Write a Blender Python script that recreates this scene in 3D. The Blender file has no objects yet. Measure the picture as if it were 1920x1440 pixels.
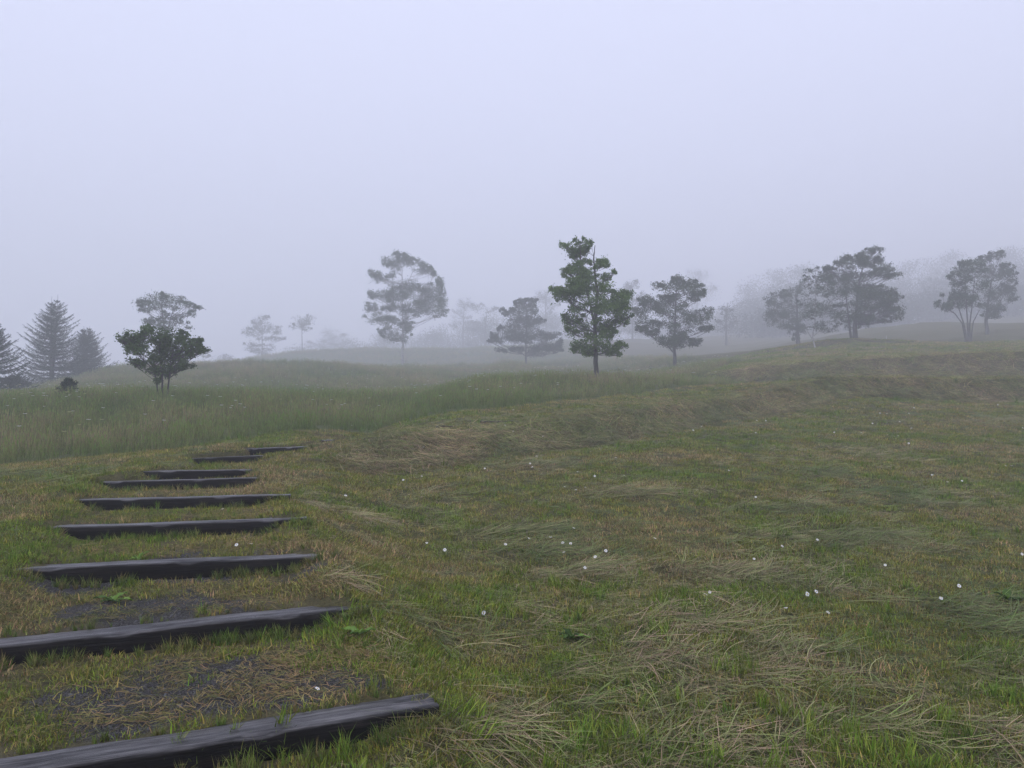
import bpy, math, random
import numpy as np
from mathutils import Vector

random.seed(7)
RNG = np.random.default_rng(11)
scene = bpy.context.scene
COL = scene.collection

# ------------------------------------------------------------------ camera
FPX = 1423.0                      # focal length in pixels of the 1920 px wide photograph
PITCH = math.atan(75.0 / FPX)
CAMZ = 1.6
cam_data = bpy.data.cameras.new('camera')
cam_data.sensor_width = 36.0
cam_data.lens = 36.0 * FPX / 1920.0
cam_data.clip_start = 0.05
cam_data.clip_end = 3000.0
cam = bpy.data.objects.new('camera', cam_data)
cam.location = (0, 0, CAMZ)
cam.rotation_euler = (math.pi / 2 + PITCH, 0, 0)
COL.objects.link(cam)
scene.camera = cam

# ------------------------------------------------------------------ sky, sun, exposure
SUN_EL, SUN_ROT = math.radians(48), math.radians(200)
world = bpy.data.worlds.new('World')
scene.world = world
world.use_nodes = True
wn, wl = world.node_tree.nodes, world.node_tree.links
wn.clear()
w_out = wn.new('ShaderNodeOutputWorld')
w_bg = wn.new('ShaderNodeBackground')
w_sky = wn.new('ShaderNodeTexSky')
w_sky.sky_type = 'NISHITA'
w_sky.sun_disc = False
w_sky.sun_elevation = SUN_EL
w_sky.sun_rotation = SUN_ROT
w_sky.dust_density = 4.0
w_mix = wn.new('ShaderNodeMix')
w_mix.data_type = 'RGBA'
w_mix.inputs['Factor'].default_value = 0.93
w_mix.inputs['B'].default_value = (5.75, 6.05, 8.1, 1)      # even overcast cloud
wl.new(w_sky.outputs['Color'], w_mix.inputs['A'])
wl.new(w_mix.outputs['Result'], w_bg.inputs['Color'])
w_bg.inputs['Strength'].default_value = 0.15
wl.new(w_bg.outputs['Background'], w_out.inputs['Surface'])

sun_data = bpy.data.lights.new('sun', 'SUN')
sun_data.energy = 0.8
sun_data.angle = math.radians(30)
sun_data.color = (1.0, 0.96, 0.9)
sun = bpy.data.objects.new('sun', sun_data)
sun.rotation_euler = (math.pi / 2 - SUN_EL, 0, math.pi - SUN_ROT)
sun.location = (0, -20, 60)
COL.objects.link(sun)

vs = scene.view_settings
vs.view_transform = 'Standard'
vs.look = 'None'
vs.exposure = 0.28
vs.gamma = 1.0
vs.use_curve_mapping = False
scene.cycles.max_bounces = 8
scene.cycles.diffuse_bounces = 3
scene.cycles.transmission_bounces = 3
scene.cycles.volume_bounces = 4
scene.cycles.use_denoising = True

# ------------------------------------------------------------------ pixel rays (1920x1440) into the place
def ray(px, py):
    u = (px - 960.0) / FPX
    v = (720.0 - py) / FPX
    c, s = math.cos(PITCH), math.sin(PITCH)
    return (u, c - v * s, s + v * c)

def far(d):                       # stretches distances beyond 24 m
    return np.where(np.asarray(d) > 24, 24 + (np.asarray(d) - 24) * 2.0, d)
def unfar(d):
    return np.where(np.asarray(d) > 24, 24 + (np.asarray(d) - 24) / 2.0, d)

def at(px, py, d):
    d = float(far(d))
    r = ray(px, py)
    k = d / r[1]
    return (r[0] * k, d, CAMZ + r[2] * k)

# ------------------------------------------------------------------ noise
def _hash(ix, iy, seed):
    n = (ix.astype(np.int64) * 374761393 + iy.astype(np.int64) * 668265263 + seed * 1442695041) & 0xffffffff
    n = ((n ^ (n >> 13)) * 1274126177) & 0xffffffff
    return ((n ^ (n >> 16)) & 0xffff) / 65535.0

def vnoise(x, y, seed=0):
    xi, yi = np.floor(x), np.floor(y)
    fx, fy = x - xi, y - yi
    fx = fx * fx * (3 - 2 * fx); fy = fy * fy * (3 - 2 * fy)
    a = _hash(xi, yi, seed); b = _hash(xi + 1, yi, seed)
    c = _hash(xi, yi + 1, seed); d = _hash(xi + 1, yi + 1, seed)
    return (a * (1 - fx) + b * fx) * (1 - fy) + (c * (1 - fx) + d * fx) * fy

def fbm(x, y, seed=0, oct=4):
    t, a, s = 0.0, 0.5, 0.0
    for o in range(oct):
        t = t + a * vnoise(x * 2 ** o + 17.3 * o, y * 2 ** o - 9.1 * o, seed + o)
        s += a; a *= 0.5
    return t / s

def sstep(a, b, x):
    t = np.clip((x - a) / (b - a), 0, 1)
    return t * t * (3 - 2 * t)

# ------------------------------------------------------------------ terrain
def tri(*p): return p
BX1 = np.array([-6, -3.0, -1.8, 0.4, 2.9, 6.5, 9.9, 16.5, 30, 60])
BY1 = np.array([11.4, 11.7, 12.2, 14.2, 17.2, 21.2, 23.8, 24.4, 25.5, 28])
BX1 = BX1 * far(BY1) / BY1; BY1 = far(BY1)
def bank1(x, y):
    g = np.interp(x, BX1, BY1)
    slope = np.interp(x, [-3, 0, 3, 8, 12, 20], [.6, .65, .68, .75, .97, 1.0])
    r = np.interp(x, [-3.1, -2.3, -1.2, 6, 12, 30], [0, .26, .45, .55, .7, .7])
    s = (y - g) * slope
    return r * sstep(-.6, .6, s), s

BX2 = np.array([4, 7.0, 11.4, 20.3, 40, 70])
BY2 = np.array([31.5, 30.2, 29.8, 29.6, 31, 36])
BX2 = BX2 * far(BY2) / BY2; BY2 = far(BY2)
def bank2(x, y):
    g = np.interp(x, BX2, BY2)
    r = np.interp(x, [6.5, 9, 13.2, 22, 48], [0, .3, .8, 1.15, 1.15])
    s = y - g
    return r * sstep(-.75, .75, s), s

def banks(x, y):
    return bank1(x, y)[0] + bank2(x, y)[0]

# timber steps: left and right end (photo pixels) and drop below the camera
STEP_SRC = [(-302, 1484, 790, 1318, 1.24), (-130, 1216, 668, 1137, 1.13), (35, 1068, 618, 1038, .97),
            (80, 988, 562, 972, .84), (125, 937, 533, 929, .735), (172, 903, 497, 897, .64),
            (280, 884.5, 474, 880, .56), (345, 859.5, 498, 855, .48), (468, 842, 577, 837, .38),
            (602, 825.5, 657, 823, .30)]
def drop_pt(px, py, h):
    r = ray(px, py)
    k = -h / r[2]
    return np.array([r[0] * k, r[1] * k])
STEPS = []
for (ax, ay, bx_, by_, h) in STEP_SRC:
    A, B = drop_pt(ax, ay, h), drop_pt(bx_, by_, h)
    u = (B - A) / np.linalg.norm(B - A)
    STEPS.append(dict(A=A, B=B, C=(A + B) / 2, u=u, n=np.array([-u[1], u[0]]), z=CAMZ - h, half=np.linalg.norm(B - A) / 2))

ctrl = []
def cp(px, py, d):
    x, y, z = at(px, py, d)
    ctrl.append((x, y, z - float(banks(np.array([x]), np.array([y]))[0])))
def cz(x, y, zrel):
    q = float(far(y)) / y if y > 24 else 1.0
    x, y, zrel = x * q, y * q, zrel * q
    ctrl.append((x, y, CAMZ + zrel - float(banks(np.array([x]), np.array([y]))[0])))
for S in STEPS:
    for P in (S['A'], S['B']):
        ctrl.append((P[0], P[1], S['z'] + .015))
# lawn
for (px, rows) in ((1000, ((1440, 3.3), (1300, 4.05), (1150, 5.35), (1000, 7.7), (930, 9.5), (880, 11.4))),
                   (1400, ((1440, 3.3), (1300, 4.0), (1200, 4.8), (1100, 6.0), (1000, 7.8), (900, 10.8), (850, 13.5), (800, 17.8))),
                   (1850, ((1440, 3.3), (1300, 4.05), (1150, 5.4), (1000, 7.9), (900, 11.0), (850, 13.7), (800, 18.0), (765, 21.8)))):
    for (py, d) in rows: cp(px, py, d)
cp(1200, 830, 15.2); cp(1000, 855, 13.0); cp(760, 890, 11.0); cp(1550, 748, 23.0); cp(700, 960, 8.6); cp(740, 1060, 6.7); cp(860, 1250, 4.45)
# strip above the first bank, edge of the tall grass
cp(820, 815, 14.2); cp(1000, 790, 15.8); cp(1210, 762, 19.0); cp(1420, 738, 23.2); cp(1650, 712, 26.5); cp(1900, 708, 26.8)
cp(600, 808, 15.9); cp(940, 765, 19.4); cp(1200, 738, 24.5); cp(1400, 724, 27.5); cp(300, 846, 13.2); cp(0, 872, 11.2); cp(-350, 885, 9.8)
cp(0, 1000, 5.9); cp(-300, 1100, 4.2)
# meadow
cp(1118, 709, 26.0 + 1.5); cp(305, 747, 23); cp(100, 800, 17); cp(600, 750, 29); cp(600, 705, 55); cp(755, 702, 63); cp(985, 689, 58); cp(1266, 693, 42)
cp(95, 727, 38); cp(0, 748, 29); cp(-200, 760, 27); cp(200, 706, 44); cp(330, 706, 56); cp(450, 690, 86); cp(490, 683, 105); cp(567, 672, 108); cp(650, 667, 110); cp(800, 662, 112); cp(900, 659, 118)
cp(1050, 672, 80); cp(1180, 668, 75); cp(1362, 640, 95); cp(1380, 664, 66)
# upper terrace
cp(1400, 678, 36); cp(1500, 657, 41); cp(1603, 642, 43); cp(1700, 641, 44); cp(1815, 641, 44); cp(1750, 664, 33); cp(1900, 660, 34.5); cp(1851, 631, 48.5); cp(1500, 675, 34)
cp(1700, 606, 62); cp(1900, 608, 62); cp(1497, 655, 52); cp(1440, 648, 75)
# beyond sight
for (x, y, z) in ((-18, 60, 0.5), (-40, 40, -2), (-30, 75, 0), (-60, 110, 1), (-45, 160, 3), (0, 170, 7.5), (30, 170, 11), (50, 95, 12.5), (75, 95, 14.5), (60, 140, 17),
                  (110, 120, 20), (140, 60, 14), (-120, 150, -2), (0, 300, 8), (200, 250, 24), (-250, 250, -6), (0, -60, -8), (-100, -60, -12), (100, -60, -4), (40, 10, .2), (-30, 8, -1.6), (8, 0, -1.75), (-6, 0, -1.7)):
    cz(x, y, z)
P = np.array(ctrl)
def _tps_k(r2): return np.where(r2 > 1e-12, .5 * r2 * np.log(np.maximum(r2, 1e-12)), 0.0)
n = len(P)
K = _tps_k(((P[:, None, :2] - P[None, :, :2]) ** 2).sum(-1)) + np.eye(n) * .15
A_ = np.zeros((n + 3, n + 3)); A_[:n, :n] = K
A_[:n, n] = 1; A_[:n, n + 1:] = P[:, :2]; A_[n, :n] = 1; A_[n + 1:, :n] = P[:, :2].T
WT = np.linalg.solve(A_, np.concatenate([P[:, 2], [0, 0, 0]]))
def smooth_base(x, y):
    out = np.zeros_like(x)
    for i in range(0, x.size, 20000):
        xx, yy = x[i:i + 20000], y[i:i + 20000]
        k = _tps_k((xx[:, None] - P[None, :, 0]) ** 2 + (yy[:, None] - P[None, :, 1]) ** 2)
        out[i:i + 20000] = k @ WT[:n] + WT[n] + WT[n + 1] * xx + WT[n + 2] * yy
    return np.clip(out, -24, 60)

def path_info(x, y):
    """weight of the stepped path, its tread height and the fraction along the tread"""
    w = np.zeros_like(x); z = np.zeros_like(x); fr = np.zeros_like(x); lat = np.full_like(x, 9.0); idx = np.full(x.shape, -1)
    ext = [dict(C=STEPS[0]['C'] - STEPS[0]['n'] * 1.3, u=STEPS[0]['u'], n=STEPS[0]['n'], z=STEPS[0]['z'] - .15, half=1.0)] + STEPS
    for i, S in enumerate(ext):
        a = (x - S['C'][0]) * S['n'][0] + (y - S['C'][1]) * S['n'][1]
        l = (x - S['C'][0]) * S['u'][0] + (y - S['C'][1]) * S['u'][1]
        if i + 1 < len(ext):
            T = ext[i + 1]
            b = -((x - T['C'][0]) * T['n'][0] + (y - T['C'][1]) * T['n'][1])
            l2 = (x - T['C'][0]) * T['u'][0] + (y - T['C'][1]) * T['u'][1]
            m = (a >= 0) & (b > 0) & (np.abs(l) < 2.2)
            t = np.where(m, a / np.maximum(a + b, 1e-6), 0)
            half = S['half'] * (1 - t) + T['half'] * t
            ll = np.abs(l * (1 - t) + l2 * t) / half
            tz = (S['z'] - .018) * (1 - t) + (T['z'] - .098) * t
        else:
            m = (a >= 0) & (a < 1.2) & (np.abs(l) < 1.2)
            t = np.where(m, a / 1.2, 0); ll = np.abs(l) / S['half']; tz = S['z'] - .015 + .06 * t
        ww = 1 - sstep(.66, 1.03, ll)
        if i + 1 >= len(ext): ww = ww * (1 - t)
        w = np.where(m, ww, w); z = np.where(m, tz, z); fr = np.where(m, t, fr); lat = np.where(m, ll, lat); idx = np.where(m, i, idx)
    return w, z, fr, lat, idx

def meadow_edge_y(x):
    pts = [at(-600, 880, 9.0), at(-350, 885, 9.8), at(0, 872, 11.2), at(150, 858, 12.2), at(300, 846, 13.2), at(600, 808, 15.9), at(800, 782, 17.8), at(940, 765, 19.4), at(1050, 752, 21.8), at(1200, 738, 24.5), at(1330, 728, 26.6), at(1450, 716, 29.0), at(1520, 700, 33)]
    xs = [p[0] for p in pts]; ys = [p[1] for p in pts]
    return np.interp(x, xs, ys, left=ys[0] - 2, right=400)
def meadow_mask(x, y):
    e = meadow_edge_y(x) + (vnoise(x * 1.3, y * .2, 5) - .5) * .5
    m = sstep(-.12, .12, y - e)
    # upper terrace stays mown: cut along its left edge
    y0 = unfar(y); x = x * y0 / np.where(np.abs(y) < 1e-6, 1, y); y = y0
    cut = np.interp(y, [27, 30, 36, 42, 52, 70, 100], [9.5, 7.6, 10.6, 14.0, 17.5, 24, 34])
    return m * (1 - sstep(-.25, .25, x - cut))

def height(x, y, bump=True):
    x = np.asarray(x, float).ravel(); y = np.asarray(y, float).ravel()
    z = smooth_base(x, y) + banks(x, y)
    # little eroded lip under the big tree of the upper terrace
    q = unfar(y); xq = x * q / np.where(np.abs(y) < 1e-6, 1, y)
    z = z + .32 * np.exp(-((xq - 19.3) / 4.2) ** 2) * sstep(-.4, .2, q - 42.6) * (1 - sstep(.5, 9, q - 42.6))
    if bump:
        near = 1 - sstep(25, 60, y)
        z = z + (fbm(x * .9, y * .9, 3, 4) - .5) * .09 * near + (fbm(x * 5, y * 5, 9, 2) - .5) * .03 * near
        z = z + (fbm(x * .16, y * .16, 21, 3) - .5) * 1.1 * sstep(30, 90, y)
    if bump:                                   # raked-down hay makes the bank faces lumpy
        zb = np.exp(-(bank1(x, y)[1] / .8) ** 2) * np.interp(x, [-3, -2, 40, 60], [0, 1, 1, 0]) + np.exp(-(bank2(x, y)[1] / 1.0) ** 2) * np.interp(x, [7, 11, 70], [0, 1, 1])
        z = z + zb * (fbm(x * 2.6, y * 2.6, 61, 3) - .45) * .2
    w, tz, fr, lat, idx = path_info(x, y)
    tz = tz + (fbm(x * 6, y * 6, 31, 2) - .5) * .02
    z = z * (1 - w) + tz * w
    return z

def ground_at(px, py, dmin=2.2, dmax=270):
    r = ray(px, py)
    d = np.geomspace(dmin, dmax, 900)
    xs, ys, zs = r[0] / r[1] * d, d, CAMZ + r[2] / r[1] * d
    h = height(xs, ys)
    below = np.nonzero(zs <= h)[0]
    if len(below) == 0: return None
    i = below[0]
    if i == 0: return (xs[0], ys[0], h[0])
    g0, g1 = zs[i - 1] - h[i - 1], h[i] - zs[i]
    t = g0 / max(g0 + g1, 1e-9)
    dd = d[i - 1] * (1 - t) + d[i] * t
    x, y = r[0] / r[1] * dd, dd
    return (x, y, float(height([x], [y])[0]))

# ------------------------------------------------------------------ mesh helpers
def new_mesh(name, V, loops, sizes, mat, smooth=False, attrs=None):
    me = bpy.data.meshes.new(name)
    V = np.asarray(V, np.float32).reshape(-1, 3)
    loops = np.asarray(loops, np.int32).ravel(); sizes = np.asarray(sizes, np.int32).ravel()
    me.vertices.add(len(V)); me.vertices.foreach_set('co', V.ravel())
    me.loops.add(len(loops)); me.loops.foreach_set('vertex_index', loops)
    me.polygons.add(len(sizes))
    starts = np.concatenate([[0], np.cumsum(sizes)[:-1]]).astype(np.int32) if len(sizes) else sizes
    me.polygons.foreach_set('loop_start', starts)
    if smooth: me.polygons.foreach_set('use_smooth', np.ones(len(sizes), bool))
    for k, (typ, arr) in (attrs or {}).items():
        a = me.attributes.new(k, typ, 'POINT')
        key = {'FLOAT': 'value', 'INT': 'value', 'FLOAT_VECTOR': 'vector', 'FLOAT_COLOR': 'color'}[typ]
        a.data.foreach_set(key, np.asarray(arr).ravel())
    if mat: me.materials.append(mat)
    me.update(calc_edges=True)
    return me

def link(name, me, parent=None, **props):
    o = bpy.data.objects.new(name, me)
    COL.objects.link(o)
    if parent: o.parent = parent
    for k, v in props.items(): o[k] = v
    return o

class Tubes:
    def __init__(s): s.V = []; s.F = []; s.n = 0
    def add(s, pts, radii, sides=6, cap=True):
        pts = [Vector(p) for p in pts]
        prev = None
        rings = []
        for i, p in enumerate(pts):
            t = (pts[min(i + 1, len(pts) - 1)] - pts[max(i - 1, 0)])
            if t.length < 1e-9: t = Vector((0, 0, 1))
            t.normalize()
            ref = Vector((0, 1, 0)) if abs(t.y) < .9 else Vector((1, 0, 0))
            a = t.cross(ref).normalized(); b = t.cross(a)
            ring = []
            for k in range(sides):
                an = 2 * math.pi * k / sides
                s.V.append(p + (a * math.cos(an) + b * math.sin(an)) * radii[i]); ring.append(s.n); s.n += 1
            rings.append(ring)
        for r0, r1 in zip(rings, rings[1:]):
            for k in range(sides):
                s.F.append((r0[k], r0[(k + 1) % sides], r1[(k + 1) % sides], r1[k]))
        if cap: s.F.append(tuple(rings[-1]))
    def mesh(s, name, mat):
        sizes = [len(f) for f in s.F]
        return new_mesh(name, [tuple(v) for v in s.V], [i for f in s.F for i in f], sizes, mat, True)

# ------------------------------------------------------------------ materials
def nodes_of(name):
    m = bpy.data.materials.new(name); m.use_nodes = True
    nt = m.node_tree; nt.nodes.clear()
    out = nt.nodes.new('ShaderNodeOutputMaterial')
    return m, nt, out
def N(nt, t, **kw):
    nd = nt.nodes.new(t)
    for k, v in kw.items():
        if k.startswith('in_'): nd.inputs[k[3:]].default_value = v
        else: setattr(nd, k, v)
    return nd
def noise_node(nt, vec, scale, detail=4, rough=.55):
    nn = N(nt, 'ShaderNodeTexNoise'); nn.inputs['Scale'].default_value = scale; nn.inputs['Detail'].default_value = detail; nn.inputs['Roughness'].default_value = rough
    if vec: nt.links.new(vec, nn.inputs['Vector'])
    return nn
def ramp(nt, fac, stops):
    r = N(nt, 'ShaderNodeValToRGB'); e = r.color_ramp.elements
    e[0].position, e[0].color = stops[0][0], (*stops[0][1], 1); e[1].position, e[1].color = stops[-1][0], (*stops[-1][1], 1)
    for p, c in stops[1:-1]:
        q = e.new(p); q.color = (*c, 1)
    nt.links.new(fac, r.inputs['Fac']); return r
def mixc(nt, fac, a, b, blend='MIX'):
    m = N(nt, 'ShaderNodeMix', data_type='RGBA', blend_type=blend)
    for s, v in (('Factor', fac), ('A', a), ('B', b)):
        if isinstance(v, (int, float)): m.inputs[s].default_value = v
        elif isinstance(v, tuple): m.inputs[s].default_value = (*v, 1)
        else: nt.links.new(v, m.inputs[s])
    return m.outputs['Result']

def leafy(name, colour=None, attr=None, trans=.35, tint_lo=.4, tint_hi=1.6, hue2=None, gloss=.06, hue=0):
    """thin plant surface: diffuse + translucent + a little wet sheen"""
    m, nt, out = nodes_of(name)
    t = N(nt, 'ShaderNodeAttribute', attribute_name='tint')
    mr = N(nt, 'ShaderNodeMapRange'); mr.inputs['To Min'].default_value = tint_lo; mr.inputs['To Max'].default_value = tint_hi
    nt.links.new(t.outputs['Fac'], mr.inputs['Value'])
    if attr:
        a = N(nt, 'ShaderNodeAttribute', attribute_name=attr, attribute_type='INSTANCER'); base = a.outputs['Color']
        if hue:
            m7 = N(nt, 'ShaderNodeMath', operation='MULTIPLY'); m7.inputs[1].default_value = 7.13; nt.links.new(t.outputs['Fac'], m7.inputs[0])
            fr = N(nt, 'ShaderNodeMath', operation='FRACT'); nt.links.new(m7.outputs[0], fr.inputs[0])
            base = mixc(nt, fr.outputs[0], mixc(nt, 1.0, base, (.72, 1.06, .55), 'MULTIPLY'), mixc(nt, 1.0, base, (1.28, .98, 1.15), 'MULTIPLY'))
    else:
        base = mixc(nt, t.outputs['Fac'], colour, hue2 or colour)
    mul = N(nt, 'ShaderNodeVectorMath', operation='SCALE')
    nt.links.new(base, mul.inputs[0]); nt.links.new(mr.outputs['Result'], mul.inputs['Scale'])
    d = N(nt, 'ShaderNodeBsdfPrincipled'); d.inputs['Roughness'].default_value = .5; d.inputs['Specular IOR Level'].default_value = gloss
    nt.links.new(mul.outputs['Vector'], d.inputs['Base Color'])
    tr = N(nt, 'ShaderNodeBsdfTranslucent'); nt.links.new(mul.outputs['Vector'], tr.inputs['Color'])
    mx = N(nt, 'ShaderNodeMixShader'); mx.inputs['Fac'].default_value = trans
    nt.links.new(d.outputs[0], mx.inputs[1]); nt.links.new(tr.outputs[0], mx.inputs[2]); nt.links.new(mx.outputs[0], out.inputs['Surface'])
    return m

def bark(name, dark, light, scale=6.0, white=False):
    m, nt, out = nodes_of(name)
    tc = N(nt, 'ShaderNodeTexCoord'); mp = N(nt, 'ShaderNodeMapping')
    mp.inputs['Scale'].default_value = (1, 1, 3.0) if white else (1.6, 1.6, .35)
    nt.links.new(tc.outputs['Object'], mp.inputs['Vector'])
    nn = noise_node(nt, mp.outputs['Vector'], scale, 5, .6)
    r = ramp(nt, nn.outputs['Fac'], ((.38, dark), (.52 if white else .7, light)))
    p = N(nt, 'ShaderNodeBsdfPrincipled'); p.inputs['Roughness'].default_value = .85
    nt.links.new(r.outputs['Color'], p.inputs['Base Color'])
    b = N(nt, 'ShaderNodeBump'); b.inputs['Strength'].default_value = .6; b.inputs['Distance'].default_value = .02
    nt.links.new(nn.outputs['Fac'], b.inputs['Height']); nt.links.new(b.outputs['Normal'], p.inputs['Normal'])
    nt.links.new(p.outputs[0], out.inputs['Surface'])
    return m

def plain(name, col, rough=.7):
    m, nt, out = nodes_of(name)
    p = N(nt, 'ShaderNodeBsdfPrincipled'); p.inputs['Roughness'].default_value = rough
    tc = N(nt, 'ShaderNodeTexCoord'); nn = noise_node(nt, tc.outputs['Object'], 40, 3)
    c = mixc(nt, nn.outputs['Fac'], tuple(x * .8 for x in col), tuple(min(1, x * 1.15) for x in col))
    nt.links.new(c, p.inputs['Base Color']); nt.links.new(p.outputs[0], out.inputs['Surface'])
    return m

def ground_material():
    m, nt, out = nodes_of('turf_soil')
    geo = N(nt, 'ShaderNodeNewGeometry'); pos = geo.outputs['Position']
    msk = N(nt, 'ShaderNodeAttribute', attribute_name='mask'); sep = N(nt, 'ShaderNodeSeparateColor'); nt.links.new(msk.outputs['Color'], sep.inputs['Color'])
    n1 = noise_node(nt, pos, .55, 5); n2 = noise_node(nt, pos, 9, 6, .7); n3 = noise_node(nt, pos, 70, 4, .7)
    lawn = ramp(nt, n1.outputs['Fac'], ((.3, (.085, .105, .028)), (.5, (.125, .12, .042)), (.72, (.15, .13, .06))))
    soil = ramp(nt, n2.outputs['Fac'], ((.3, (.035, .028, .018)), (.55, (.12, .105, .045)), (.75, (.19, .15, .085))))
    c = mixc(nt, .5, lawn.outputs['Color'], soil.outputs['Color'])
    fine = ramp(nt, n3.outputs['Fac'], ((.33, (.2, .2, .2)), (.68, (1.45, 1.45, 1.45))))
    c = mixc(nt, .8, c, fine.outputs['Color'], 'MULTIPLY')
    md = ramp(nt, n2.outputs['Fac'], ((.3, (.06, .08, .026)), (.7, (.125, .14, .055))))
    c = mixc(nt, sep.outputs['Green'], c, md.outputs['Color'])
    # straw-littered banks
    st = ramp(nt, n2.outputs['Fac'], ((.3, (.08, .065, .04)), (.7, (.24, .19, .12))))
    bl = N(nt, 'ShaderNodeMath', operation='MULTIPLY'); bl.inputs[1].default_value = .45; nt.links.new(sep.outputs['Blue'], bl.inputs[0])
    c = mixc(nt, bl.outputs[0], c, st.outputs['Color'])
    # crushed dark gravel
    vo = N(nt, 'ShaderNodeTexVoronoi'); vo.inputs['Scale'].default_value = 210; nt.links.new(pos, vo.inputs['Vector'])
    gr = ramp(nt, vo.outputs['Color'], ((.15, (.02, .019, .017)), (.5, (.055, .052, .049)), (.9, (.15, .143, .136))))
    c = mixc(nt, sep.outputs['Red'], c, gr.outputs['Color'])
    p = N(nt, 'ShaderNodeBsdfPrincipled'); p.inputs['Roughness'].default_value = .9; p.inputs['Specular IOR Level'].default_value = .08
    nt.links.new(c, p.inputs['Base Color'])
    add = N(nt, 'ShaderNodeMath', operation='ADD'); nt.links.new(n3.outputs['Fac'], add.inputs[0]); nt.links.new(vo.outputs['Distance'], add.inputs[1])
    b = N(nt, 'ShaderNodeBump'); b.inputs['Strength'].default_value = .8; b.inputs['Distance'].default_value = .012
    nt.links.new(add.outputs[0], b.inputs['Height']); nt.links.new(b.outputs['Normal'], p.inputs['Normal'])
    nt.links.new(p.outputs[0], out.inputs['Surface'])
    return m

def timber_material():
    m, nt, out = nodes_of('wet_tarred_timber')
    tc = N(nt, 'ShaderNodeTexCoord'); mp = N(nt, 'ShaderNodeMapping'); mp.inputs['Scale'].default_value = (.9, 16, 16)
    nt.links.new(tc.outputs['Object'], mp.inputs['Vector'])
    oi = N(nt, 'ShaderNodeObjectInfo'); nt.links.new(oi.outputs['Location'], mp.inputs['Location'])
    g = noise_node(nt, mp.outputs['Vector'], 2.2, 6, .65)
    s = noise_node(nt, tc.outputs['Object'], 5, 4)
    mp2 = N(nt, 'ShaderNodeMapping'); mp2.inputs['Scale'].default_value = (2.2, 90, 90); nt.links.new(tc.outputs['Object'], mp2.inputs['Vector']); nt.links.new(oi.outputs['Location'], mp2.inputs['Location'])
    g2 = noise_node(nt, mp2.outputs['Vector'], 1.6, 5, .7)
    gg = N(nt, 'ShaderNodeMath', operation='ADD'); hm = N(nt, 'ShaderNodeMath', operation='MULTIPLY'); hm.inputs[1].default_value = .9; nt.links.new(g2.outputs['Fac'], hm.inputs[0]); nt.links.new(g.outputs['Fac'], gg.inputs[0]); nt.links.new(hm.outputs[0], gg.inputs[1])
    gs = N(nt, 'ShaderNodeMath', operation='MULTIPLY_ADD'); gs.inputs[1].default_value = 1.0; gs.inputs[2].default_value = -.45; nt.links.new(gg.outputs[0], gs.inputs[0])
    c1 = ramp(nt, gs.outputs[0], ((.34, (.002, .0018, .0017)), (.5, (.005, .0042, .004)), (.68, (.014, .011, .0095))))
    c2 = ramp(nt, s.outputs['Fac'], ((.35, (.55, .5, .48)), (.65, (1.2, 1.2, 1.2))))
    c = mixc(nt, 1.0, c1.outputs['Color'], c2.outputs['Color'], 'MULTIPLY')
    wa = N(nt, 'ShaderNodeAttribute', attribute_name='top_grey')
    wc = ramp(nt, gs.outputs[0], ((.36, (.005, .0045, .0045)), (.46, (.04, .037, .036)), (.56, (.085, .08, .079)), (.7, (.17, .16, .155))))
    c = mixc(nt, wa.outputs['Fac'], c, wc.outputs['Color'])      # tops take the paler grey, sides stay near black
    p = N(nt, 'ShaderNodeBsdfPrincipled'); nt.links.new(c, p.inputs['Base Color'])
    rr = N(nt, 'ShaderNodeMapRange'); rr.inputs['From Min'].default_value = .3; rr.inputs['From Max'].default_value = .7; rr.inputs['To Min'].default_value = .24; rr.inputs['To Max'].default_value = .46
    nt.links.new(s.outputs['Fac'], rr.inputs['Value'])
    iw = N(nt, 'ShaderNodeMapRange'); iw.inputs['To Min'].default_value = .3; iw.inputs['To Max'].default_value = 0; nt.links.new(wa.outputs['Fac'], iw.inputs['Value'])
    ad = N(nt, 'ShaderNodeMath', operation='ADD'); nt.links.new(rr.outputs['Result'], ad.inputs[0]); nt.links.new(iw.outputs['Result'], ad.inputs[1]); nt.links.new(ad.outputs[0], p.inputs['Roughness'])
    sl = N(nt, 'ShaderNodeMapRange'); sl.inputs['To Min'].default_value = .05; sl.inputs['To Max'].default_value = .36; nt.links.new(wa.outputs['Fac'], sl.inputs['Value']); nt.links.new(sl.outputs['Result'], p.inputs['Specular IOR Level'])
    b = N(nt, 'ShaderNodeBump'); b.inputs['Strength'].default_value = .55; b.inputs['Distance'].default_value = .008
    nt.links.new(gs.outputs[0], b.inputs['Height']); nt.links.new(b.outputs['Normal'], p.inputs['Normal'])
    nt.links.new(p.outputs[0], out.inputs['Surface'])
    return m

M_GROUND = ground_material()
M_TIMBER = timber_material()
M_BLADE = leafy('grass_blade', attr='col', trans=.18, hue=1, gloss=.03)
M_HAY = leafy('cut_hay', attr='col', trans=.15, gloss=.05, hue=1)
M_BARK = bark('grey_bark', (.045, .04, .035), (.13, .12, .105))
M_BIRCH = bark('white_bark', (.05, .045, .04), (.42, .41, .39), 9, True)
M_DARKBARK = bark('dark_bark', (.025, .022, .02), (.075, .065, .055))
M_PETAL = plain('daisy_petal', (.8, .8, .78), .6)
M_EYE = plain('daisy_eye', (.62, .42, .04), .7)
M_STALK = plain('daisy_stalk', (.08, .11, .035), .7)
M_WEED = leafy('weed_leaf', (.1, .2, .035), hue2=(.17, .27, .055), trans=.3)
M_PINK = leafy('pink_weed_leaf', (.27, .15, .12), hue2=(.33, .2, .15), trans=.25)
M_STAKE = plain('pale_stake', (.42, .42, .41), .6)
M_PEBBLE = plain('pebble', (.1, .098, .1), .6)
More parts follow.
